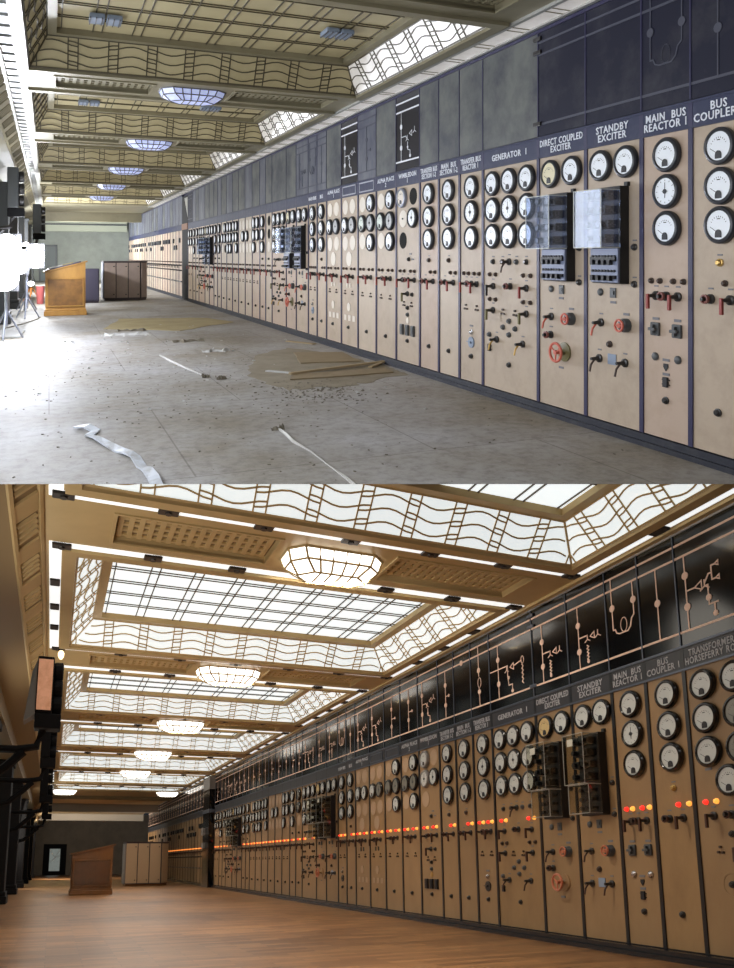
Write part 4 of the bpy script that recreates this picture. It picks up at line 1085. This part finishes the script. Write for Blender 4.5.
# ------------------------------------------------------------------ desk and cabinets
def desk(r, w0, w1, u0, hl, hr, dep, label):
    up = r is UP; CUR[0] = r
    t = thing('desk', r, (w0+w1)/2, u0, 0, label, 'desk')
    A = (w1-w0)/2; wd, pn = M['wood_up' if up else 'wood_lo'], M['wood_dk_up' if up else 'wood_dk_lo']
    b = MB().hexa([(-A+.03, .03, .10), (A-.03, .03, .10), (A-.03, dep, .10), (-A+.03, dep, .10)], [(-A+.03, .03, hl-.03), (A-.03, .03, hr-.03), (A-.03, dep, hr-.03), (-A+.03, dep, hl-.03)])
    rpart('carcass', r, t, b, wd)
    rpart('plinth', r, t, MB().bevbox(-A, A, 0, dep+.03, 0, .12, .012).bevbox(-A+.015, A-.015, .015, dep+.015, .12, .165, .012), wd)
    f = MB(); x0, x1, z0, z1 = -A+.10, A-.10, .26, hl-.20
    for a, b_, c, d in ((x0-.035, x1+.035, z0-.035, z0), (x0-.035, x1+.035, z1, z1+.035), (x0-.035, x0, z0, z1), (x1, x1+.035, z0, z1)): f.bevbox(a, b_, .0, .035, c, d, .008)
    rpart('panel_moulding', r, t, f, wd)
    rpart('front_panel', r, t, MB().bevbox(x0, x1, .018, .04, z0, z1, .006), pn)
    sl = (hr-hl)/(2*A)
    tp = MB().hexa([(-A-.02, -.02, hl-.03), (A+.02, -.02, hr-.03), (A+.02, dep+.02, hr-.03), (-A-.02, dep+.02, hl-.03)], [(-A-.02, -.02, hl), (A+.02, -.02, hr), (A+.02, dep+.02, hr), (-A-.02, dep+.02, hl)])
    rpart('sloping_top', r, t, tp, wd)
    if up:
        x0, x1 = -A+.03, A-.14
        h0, h1 = hl+sl*(x0+A), hl+sl*(x1+A)
        rpart('writing_surface', r, t, MB().hexa([(x0, 0, h0), (x1, 0, h1), (x1, dep-.05, h1), (x0, dep-.05, h0)], [(x0, 0, h0+.03), (x1, 0, h1+.03), (x1, dep-.05, h1+.03), (x0, dep-.05, h0+.03)]), M['leather'])
    return t, A, sl
dk = desk(UP, -.12, .90, 20.8, 1.13, 1.40, .95, 'yellow oak desk with sloping top standing on the bare dusty floor')
A, sl = dk[1], dk[2]
for k, (x, wdt, dz, lab) in enumerate(((-.22, .30, .075, 'pale sheet of paper lying low on the sloping oak desk'), (.06, .26, .075, 'ochre folder lying higher on the sloping oak desk'))):
    h = 1.13+sl*(x+A)+.032
    sm = MB().hexa([(-wdt/2, 0, -sl*wdt/2), (wdt/2, 0, sl*wdt/2), (wdt/2, .35, sl*wdt/2), (-wdt/2, .35, -sl*wdt/2)], [(-wdt/2, 0, -sl*wdt/2+.025), (wdt/2, 0, sl*wdt/2+.025), (wdt/2, .35, sl*wdt/2+.025), (-wdt/2, .35, -sl*wdt/2+.025)])
    rtop('paper_sheet' if k == 0 else 'folder', UP, (-.12+.90)/2+x, 21.0, h, sm, M['paper'] if k == 0 else M['card2'], lab, 'paper' if k == 0 else 'folder')
desk(LO, .50, 1.62, 22.45, 1.12, 1.37, .9, 'red-brown oak desk with sloping top standing on the parquet')

def cabinet(r, w0, w1, u0, h, n, dep, label, tail):
    up = r is UP; CUR[0] = r
    t = thing('steel_cabinet', r, (w0+w1)/2, u0, 0, label, 'cabinet')
    A = (w1-w0)/2; cb, dk_ = M['cab_up' if up else 'cab_lo'], M['cab_dk']
    xe = A-tail                              # the right end turns back
    body = MB().poly([(-A, 0), (xe, 0), (A, .35), (A, dep), (-A, dep)], .07, h-.03)
    rpart('carcass', r, t, body, dk_)
    rpart('plinth', r, t, MB().poly([(-A+.02, .03), (xe-.01, .03), (A-.02, .37), (A-.02, dep), (-A+.02, dep)], 0, .07), M['wood_lo'] if not up else M['cab_dk'])
    rpart('top', r, t, MB().poly([(-A-.02, -.02), (xe+.01, -.02), (A+.02, .34), (A+.02, dep), (-A-.02, dep)], h-.03, h), dk_)
    wd = (xe+A)/n
    for i in range(n):
        x0 = -A+wd*i+.015; x1 = x0+wd-.03
        d = rpart('door', r, t, MB().bevbox(x0, x1, -.025, 0, .10, h-.06, .006), cb)
        rpart('latch', r, d, MB().cyl(0, 0, 0, .03, .025, 10), M['dark'], ((x1-.06), -.035, h-.20))
        rpart('latch', r, d, MB().cyl(0, 0, 0, .03, .025, 10), M['dark'], ((x1-.06), -.035, .20))
    dx, dy = A-xe, .35; ln = math.hypot(dx, dy); nx, ny = dy/ln, -dx/ln
    e = MB().hexa([(xe+.03, .03+ny*.02, .10), (xe+.03+nx*.02, .03+ny*.04, .10), (A+nx*.02-.02, .33+ny*.04, .10), (A-.02, .33+ny*.02, .10)], [(xe+.03, .03+ny*.02, h-.06), (xe+.03+nx*.02, .03+ny*.04, h-.06), (A+nx*.02-.02, .33+ny*.04, h-.06), (A-.02, .33+ny*.02, h-.06)])
    rpart('end_panel', r, t, e, cb)
    s = rpart('side_panel', r, t, MB().bevbox(-A-.03, -A, .06, dep-.03, .08, h-.06, .006), M['stand'] if up else M['greybox'])
    return t
cabinet(UP, 1.72, 3.18, 27.2, 1.36, 3, 1.0, 'pinkish three-door steel cabinet with angled end, right of the yellow desk', .26)
cabinet(LO, 2.52, 4.08, 29.3, 1.60, 3, 1.1, 'beige three-door steel cabinet with angled end, right of the red-brown desk', .30)
CUR[0] = UP
t = thing('cupboard', UP, 1.28, 26.2, 0, 'dark low cupboard between the yellow desk and the pinkish cabinet', 'cupboard')
rpart('carcass', UP, t, MB().bevbox(-.24, .24, 0, .7, .05, 1.12, .01), M['leather']); rpart('plinth', UP, t, MB().box(-.22, .22, .02, .7, 0, .05), M['cab_dk']); rpart('door', UP, t, MB().bevbox(-.21, .21, -.02, 0, .09, 1.08, .005), M['leather'])

# ------------------------------------------------------------------ left-hand side things
def bracket_meter(r, w, u_, h0, h1, wide, dep, label, lit, arm=True):
    """an instrument case swung out from the left wall on an iron arm"""
    CUR[0] = r
    t = thing('swing_meter', r, w, u_, h0, label, 'instrument', 'swing-out instruments on the left wall of the %s hall' % ('upper' if r is UP else 'lower'))
    H = h1-h0; A = wide/2
    rpart('case', r, t, MB().bevbox(-A, A, 0, dep, 0, H, .02), M['blackiron'] if r is LO else M['pil_up'])
    if lit:
        f = rpart('copper_face', r, t, MB().bevbox(-A+.012, A-.012, -.02, 0, .03, H-.04, .004), M['copper']); f['label'] = 'copper-lit face of the case'
        rpart('side_shield', r, t, MB().hexa([(-A-.11, .05, -.10), (-A, 0, -.02), (-A, dep, -.02), (-A-.11, dep, -.10)], [(-A-.05, .05, H*.72), (-A, 0, H-.05), (-A, dep, H-.05), (-A-.05, dep, H*.72)]), M['greybox'])
    m = MB()
    for k in range(3): m.lathe([(.10, 0), (.11, .02), (.11, .09), (.085, .10)], A, dep*.5, H*(.18+.3*k), 14, 'x')
    rpart('dial_case', r, t, m, M['blackiron'] if r is LO else M['dark'])
    if lit:
        b = rpart('indicator_bulb', r, t, MB().lathe([(.012, 0), (.03, .03), (.034, .07), (.02, .10)], n=12), M['bulb'], (A+.06, .1, H)); b['label'] = 'small glowing bulb'
    rpart('under_box', r, t, MB().bevbox(-A+.0, A+.10, .02, dep, -.17, 0, .015), M['blackiron'])
    m = MB().tube([(0, dep*.6, -.17), (-.05, dep*.6, -.36), (-.25, dep*.6, -.40), (-(w+1.0), dep*.6, -.40)], .045, 8)
    m.tube([(-.18, dep*.6, -.42), (-.35, dep*.6, -.60), (-.55, dep*.6, -.78), (-(w+1.0), dep*.6, -.84)], .05, 8)
    rpart('arm', r, t, m, M['blackiron'] if r is LO else M['dark'])
bracket_meter(LO, -.175, 9.0, 2.54, 3.19, .175, .30, 'nearest swing-out instrument, its face glowing copper', True)
bracket_meter(LO, -.20, 14.2, 2.70, 3.35, .15, .30, 'second swing-out instrument behind the copper-faced one', False)
bracket_meter(LO, -.25, 19.2, 2.45, 3.25, .17, .30, 'third swing-out instrument behind the copper-faced one', False)
bracket_meter(LO, -.25, 25.0, 2.35, 3.2, .18, .30, 'farthest black swing-out instrument on the left wall', False)
bracket_meter(UP, -.64, 16.0, 2.45, 3.23, .20, .35, 'dark swing-out instrument above the left floodlight', False)
bracket_meter(UP, -.30, 22.5, 2.15, 2.95, .22, .35, 'dark swing-out instrument above the twin floodlight', False)
CUR[0] = LO
# work lights in the derelict hall
def floodlight(w, u_, heads, h0, label, m_stand='stand'):
    CUR[0] = UP
    t = thing('floodlight', UP, w, u_, 0, label, 'floodlight')
    rpart('stand', UP, t, MB().cyl(0, 0, .25, h0, .03, 10), M[m_stand])
    for k in range(3):
        a = 2*PI*k/3+.4; rpart('leg', UP, t, MB().tube([(0, 0, .55), (.30*math.cos(a), .30*math.sin(a), .015)], .018, 6), M[m_stand])
    for (x, z, hw, hh) in heads:
        c = rpart('lamp_head', UP, t, MB().hexa([(x-hw*.6, .0, z-hh*.6), (x+hw*.6, .0, z-hh*.6), (x+hw*.6, .0, z+hh*.6), (x-hw*.6, .0, z+hh*.6)], [(x-hw, -.14, z-hh), (x+hw, -.14, z-hh), (x+hw, -.14, z+hh), (x-hw, -.14, z+hh)]), M['floodcase'])
        o = rpart('lamp_face', UP, c, MB().lathe([(1., -.001), (.9, .04), (.5, .07), (.1, .08)], n=24), M['flood'], (x, -.145, z))
        me = o.data
        inv = UP.R.inverted()
        for v in me.vertices:
            q = inv @ v.co; v.co = UP.R @ Vector((q.x*hw, -q.z, q.y*hh))
floodlight(-.72, 15.2, [(.02, 1.62, .24, .30), (-.02, 1.12, .24, .24)], 1.8, 'glaring floodlight with two stacked heads by the left wall')
floodlight(-.50, 20.2, [(-.16, 1.36, .22, .28), (.20, 1.52, .20, .30)], 1.6, 'glaring twin floodlight left of the yellow desk')
floodlight(-.60, 23.3, [(0, 1.72, .13, .20)], 1.75, 'small floodlight between the two big floodlights')
floodlight(-.55, 27.5, [(0, .62, .10, .08)], .62, 'low orange work lamp on splayed legs behind the floodlights', 'orange')
t = thing('waste_bin', UP, -.26, 26.3, 0, 'faded red bin beside the yellow desk', 'bin')
rpart('bin_body', UP, t, MB().lathe([(.10, 0), (.13, .58), (.125, .58), (.095, .02)], n=16), M['binred']); rpart('rim', UP, t, MB().tube([(.13*math.cos(a), .13*math.sin(a), .58) for a in [2*PI*i/18 for i in range(18)]], .01, 6, True), M['paper'])

# ------------------------------------------------------------------ litter on the derelict floor
CUR[0] = UP
def flat(name, pts, z0, z1, m, label, cat, group=None, kind=None):
    cw = sum(p[0] for p in pts)/len(pts); cu = sum(p[1] for p in pts)/len(pts)
    q = sorted([(p[0]-cw, p[1]-cu) for p in pts], key=lambda p: math.atan2(p[1], p[0])); n = len(q)          # fan about the middle: ragged outlines are not convex
    mb = MB().add([(0, 0, z1)] + [(x, y, z1) for x, y in q] + [(x, y, z0) for x, y in q],
                  [(0, 1+i, 1+(i+1) % n) for i in range(n)] + [(1+i, 1+n+i, 1+n+(i+1) % n, 1+(i+1) % n) for i in range(n)])
    return rtop(name, UP, cw, cu, 0, mb, m, label, cat, group, kind)
def ragged(pts, n, amp):
    out = []
    for i in range(len(pts)):
        a, b = Vector(pts[i]), Vector(pts[(i+1) % len(pts)])
        for k in range(n):
            q = a.lerp(b, k/n); out.append((q.x+random.uniform(-amp, amp), q.y+random.uniform(-amp, amp)*1.5))
    return out
flat('hardboard_sheet', ragged([(1.08, 16.61), (2.45, 15.58), (3.96, 17.24), (3.54, 18.66), (1.58, 19.15)], 5, .05), 0, .008, M['card2'], 'large ochre sheet lying on the floor in front of the far panels', 'sheet')
flat('dirt_patch', ragged([(2.30, 9.4), (2.45, 8.2), (3.3, 8.2), (4.2, 8.7), (4.25, 9.4), (4.1, 11.0), (3.6, 12.0), (2.9, 11.2)], 9, .05), 0, .004, M['dirt'], 'brown dirt spread under the broken boards', 'dirt', None, 'stuff')
flat('hardboard_sheet', ragged([(2.69, 8.80), (4.10, 8.85), (4.15, 9.25), (2.85, 9.15)], 3, .012), .005, .018, M['card'], 'long brown board nearest the viewer, below the crossed batten', 'sheet')
flat('hardboard_sheet', ragged([(3.25, 10.1), (4.1, 10.0), (4.2, 11.0), (3.5, 11.3)], 3, .02), .005, .02, M['card'], 'brown board lying behind the crossed batten', 'sheet')
def stick(p, q, wd, ht, m, label, name='batten', cat='batten', z=.0):
    c = ((p[0]+q[0])/2, (p[1]+q[1])/2)
    a, b = Vector(p)-Vector(c), Vector(q)-Vector(c)
    return rtop(name, UP, c[0], c[1], z, MB().strip([a, b], wd, 0, ht), m, label, cat)
stick((2.80, 9.15), (4.42, 9.73), .06, .025, M['wood_stick'], 'thin batten lying slantwise over the brown boards', z=.018)
stick((3.95, 9.28), (4.45, 9.80), .05, .02, M['wood_stick'], 'short batten at the right end of the broken boards', z=.018)
stick((2.63, 9.62), (2.90, 9.28), .07, .012, M['scrap'], 'pale strip at the left end of the broken boards', 'strip_of_board', 'strip', .005)
stick((3.9, 12.9), (4.2, 12.3), .10, .015, M['wood_stick'], 'short offcut near the plinth, beyond the broken boards', 'offcut', 'offcut')
def ribbon(name, pts, wd, m, label, cat, lift=.02):
    cw = sum(p[0] for p in pts)/len(pts); cu = sum(p[1] for p in pts)/len(pts)
    mb = MB(); vs = []; fs = []
    n = len(pts)
    for i, p in enumerate(pts):
        a = Vector(pts[max(0, i-1)]); b = Vector(pts[min(n-1, i+1)]); d = (b-a).normalized(); nn = Vector((-d.y, d.x))
        zz = lift*(1+math.sin(i*1.9))*.6
        for sgn, dz in ((1, .012), (-1, 0)):
            q = Vector(p)+nn*wd/2*sgn
            vs.append((q.x-cw, q.y-cu, zz+dz*math.sin(i*1.3)+.012)); vs.append((q.x-cw, q.y-cu, max(0, zz+dz*math.sin(i*1.3))))
    for i in range(n-1):
        o = 4*i
        fs += [(o, o+4, o+6, o+2), (o+1, o+3, o+7, o+5), (o, o+1, o+5, o+4), (o+2, o+6, o+7, o+3)]
    fs += [(0, 2, 3, 1), (4*n-4, 4*n-3, 4*n-1, 4*n-2)]
    mb.add(vs, fs)
    return rtop(name, UP, cw, cu, 0, mb, m, label, cat)
ribbon('peeled_strip', [(.22, 7.06), (.30, 6.98), (.37, 6.86), (.31, 6.72), (.36, 6.55), (.44, 6.28), (.50, 6.10), (.55, 5.94), (.59, 5.84), (.61, 5.6), (.63, 5.45), (.64, 5.2), (.65, 4.9)], .075, M['ribbon'], 'twisted pale strip peeling off the floor at the front left', 'strip')
ribbon('floor_tape', [(1.84, 6.36), (1.83, 6.1), (1.82, 5.85), (1.86, 5.52), (1.85, 5.1), (1.85, 4.8), (1.83, 4.4)], .014, M['tape'], 'white tape line running towards the viewer near the floor middle', 'tape', .003)
ribbon('floor_tape', [(1.55, 11.8), (1.60, 11.0), (1.72, 10.1), (1.80, 9.6)], .016, M['tape'], 'white tape line farther back, left of the broken boards', 'tape', .003)
def chips(name, box, n, s, m, label, seed):
    rnd = random.Random(seed); mb = MB()
    for _ in range(n):
        x = rnd.gauss(0, .33)*(box[1]-box[0])/1.; y = rnd.gauss(0, .33)*(box[3]-box[2]); q = s*rnd.uniform(.4, 1.3); a = rnd.uniform(0, PI)
        mb.M = Matrix.Translation((x, y, 0)) @ Matrix.Rotation(a, 4, 'Z')
        mb.hexa([(-q, -q*.5, 0), (q, -q*.4, 0), (q*.9, q*.5, 0), (-q*.8, q*.6, 0)], [(-q*.8, -q*.4, q*.5), (q*.7, -q*.3, q*.4), (q*.6, q*.4, q*.6), (-q*.6, q*.4, q*.3)])
        mb.M = Matrix.Identity(4)
    return rtop(name, UP, (box[0]+box[1])/2, (box[2]+box[3])/2, 0, mb, m, label, 'debris', None, 'stuff')
chips('debris', (2.3, 3.2, 7.5, 8.6), 240, .014, M['debris'], 'dark crumbs scattered in front of the broken boards', 1)
chips('debris', (-.6, 4.2, 5.0, 13.0), 640, .010, M['debris'], 'fine dark grit strewn over the whole floor', 2)
chips('debris', (-.3, 3.0, 9.0, 17.0), 80, .022, M['scrap'], 'pale flakes strewn over the middle floor', 3)
def crumple(w, u_, L, wd, seed, m, label):
    rnd = random.Random(seed); mb = MB(); n = 9
    top = [(-L/2+L*i/n, rnd.uniform(-.1, .1)*L, rnd.uniform(.012, .055)) for i in range(n+1)]
    vs = []; fs = []
    for i, (x, y, z) in enumerate(top):
        vs += [(x, y-wd*rnd.uniform(.3, .6), 0), (x, y, z), (x, y+wd*rnd.uniform(.3, .6), rnd.uniform(0, .03))]
    for i in range(n):
        o = 3*i; fs += [(o, o+1, o+4, o+3), (o+1, o+2, o+5, o+4), (o+2, o, o+3, o+5)]
    fs += [(0, 2, 1), (3*n, 3*n+1, 3*n+2)]
    mb.add(vs, fs); return rtop('scrap', UP, w, u_, 0, mb, m, label, 'scrap')
crumple(1.55, 16.0, .55, .20, 1, M['debris'], 'dark crumpled scrap at the left tip of the ochre sheet')
crumple(1.38, 15.2, .8, .3, 2, M['scrap'], 'pale crumpled litter just in front of the ochre sheet')
crumple(2.28, 13.6, .55, .22, 3, M['debris'], 'dark crumpled scrap in the middle of the floor')
crumple(2.45, 12.0, .45, .15, 4, M['scrap'], 'pale scrap right of the dark crumpled one')
crumple(1.80, 9.45, .10, .10, 5, M['debris'], 'small dark scrap left of the front boards')
crumple(1.95, 9.25, .13, .12, 6, M['debris'], 'second small dark scrap left of the front boards')
crumple(1.83, 6.35, .12, .06, 7, M['debris'], 'little dark scrap at the far end of the white tape')
flat('hardboard_sheet', [(-.95, 15.33), (-.49, 15.38), (-.45, 16.7), (-.95, 16.9)], 0, .03, M['scrap'], 'grey sheet on the floor at the far left below the floodlights', 'sheet')
ribbon('cable', [(-.85, 17.5), (-.5, 18.6), (-.25, 19.8), (-.2, 20.6)], .03, M['debris'], 'dark cable running from the floodlight towards the yellow desk', 'cable', .004)

# ------------------------------------------------------------------ the cut between the two halls
n_cut = Vector((0, .30066, 1.))
def cut(o, room):
    me = o.data; mw = o.matrix_world
    d = [n_cut.dot(mw @ v.co) for v in me.vertices]
    bad = [(x < -1e-4) if room is UP else (x > 1e-4) for x in d]
    if not any(bad): return True
    if all(bad): return False
    bm = bmesh.new(); bm.from_mesh(me); inv = mw.inverted()
    co = inv @ Vector((0, 0, 0)); no = (mw.to_3x3().transposed() @ n_cut).normalized()
    bmesh.ops.bisect_plane(bm, geom=bm.verts[:]+bm.edges[:]+bm.faces[:], plane_co=co, plane_no=no, clear_outer=room is LO, clear_inner=room is UP)
    nm = me.copy(); bm.to_mesh(nm); bm.free(); o.data = nm
    return len(nm.vertices) > 0
bpy.context.view_layer.update()
dead = []
for o in list(COL.objects):
    if o.type == 'MESH' and o.name in ROOMOF and not cut(o, ROOMOF[o.name]): dead.append(o)
for o in dead: bpy.data.objects.remove(o)
for _ in range(2):
    for o in list(COL.objects):
        if o.type == 'EMPTY' and not o.children: bpy.data.objects.remove(o)
        elif o.type == 'MESH' and o.parent is None and 'kind' not in o and 'label' not in o: bpy.data.objects.remove(o)
# added unseen sheet that stops light passing between halls, from the upper floor's edge
sl = bpy.data.meshes.new('trim_12')
vs = [(x, y, -.30066*y+dz) for dz in (-.0001, -.0004) for x, y in ((-6, 2.), (6, 2.), (6, 4.95), (-6, 4.95))]
sl.from_pydata(vs, [], [(0, 1, 2, 3), (7, 6, 5, 4), (0, 4, 5, 1), (1, 5, 6, 2), (2, 6, 7, 3), (3, 7, 4, 0)])
sl.materials.append(M['plinth']); o = bpy.data.objects.new('trim_12', sl); COL.objects.link(o); o['kind'] = 'structure'

# ------------------------------------------------------------------ light
def area(name, r, w, u_, h, sx, sy, aim, power, col, spread=PI):
    l = bpy.data.lights.new(name, 'AREA'); l.shape = 'RECTANGLE'; l.size = sx; l.size_y = sy; l.energy = power; l.color = col; l.spread = spread
    o = bpy.data.objects.new(name, l); COL.objects.link(o); o.location = pt(r, w, u_, h)
    d = (r.R @ Vector(aim)); o.rotation_euler = d.to_track_quat('-Z', 'Y').to_euler()
    return o
# daylight through the tall windows on the left of the derelict hall (beside and behind the viewer)
for k, u_ in enumerate((1.0, 5.6, 10.8)):
    area('window_daylight', UP, -1.05, u_, 2.0, 3.4, 2.1, (1, .05, -.12), (95, 90, 85)[k], (.90, .94, 1.))
def point(name, r, w, u_, h, power, col, rad=.15):
    l = bpy.data.lights.new(name, 'POINT'); l.energy = power; l.color = col; l.shadow_soft_size = rad
    o = bpy.data.objects.new(name, l); COL.objects.link(o); o.location = pt(r, w, u_, h); return o
area('flood_beam', UP, -.62, 14.4, 1.75, .5, .7, (.22, -1, -.30), 85, (.84, .87, 1.), 2.4)
point('floodlight_glow', UP, -.45, 14.9, 1.45, 310, (.86, .90, 1.))
point('floodlight_glow', UP, -.30, 19.6, 1.6, 170, (.88, .92, 1.))
point('floodlight_glow', UP, -.45, 25.0, 1.8, 420, (.92, .95, 1.))
area('window_daylight', UP, -1.0, 33., 2.0, 5., 2.0, (1, .2, 0), 900, (.90, .94, 1.))
area('window_daylight', UP, -1.0, 43., 2.0, 6., 2.0, (1, .5, 0), 2300, (.92, .96, .95))
# lamps of the restored hall, and the daylight of its left-hand windows beside the viewer
for k, x in enumerate(CFG['lo']['f'][:5]):
    area('ceiling_lamp_light', LO, 2.4, x, LO.hs-.23, .7, .35, (0, 0, -1), 120, (1., .91, .78))
area('window_daylight', LO, -1.15, 45., 1.9, 8., 2.0, (1, .6, .5), 900, (1., .94, .84))
area('window_daylight', LO, -1.15, 30., 1.9, 5., 2.0, (1, .1, .1), 110, (1., .92, .80))
for u_ in (1.6, 5.8, 10.8):
    area('window_daylight', LO, -1.15, u_, 1.8, 3., 2.0, (1, .05, .35), 45, (1., .92, .80))
wd = bpy.data.worlds.new('World'); S.world = wd; wd.use_nodes = True
wd.node_tree.nodes['Background'].inputs[0].default_value = (.75, .85, 1., 1); wd.node_tree.nodes['Background'].inputs[1].default_value = .02

# ------------------------------------------------------------------ camera
cam = bpy.data.cameras.new('Camera'); co = bpy.data.objects.new('Camera', cam); COL.objects.link(co)
co.location = (0, 0, 0); co.rotation_euler = (PI/2, 0, 0)
cam.sensor_fit = 'HORIZONTAL'; cam.sensor_width = 36; cam.lens = 755/734*36
cam.shift_y = -(484-257)/734; cam.clip_start = .05; cam.clip_end = 300
S.camera = co
S.view_settings.view_transform = 'Standard'; S.view_settings.look = 'None'; S.view_settings.gamma = 1; S.view_settings.exposure = 0
try: S.view_settings.use_curve_mapping = False
except Exception: pass
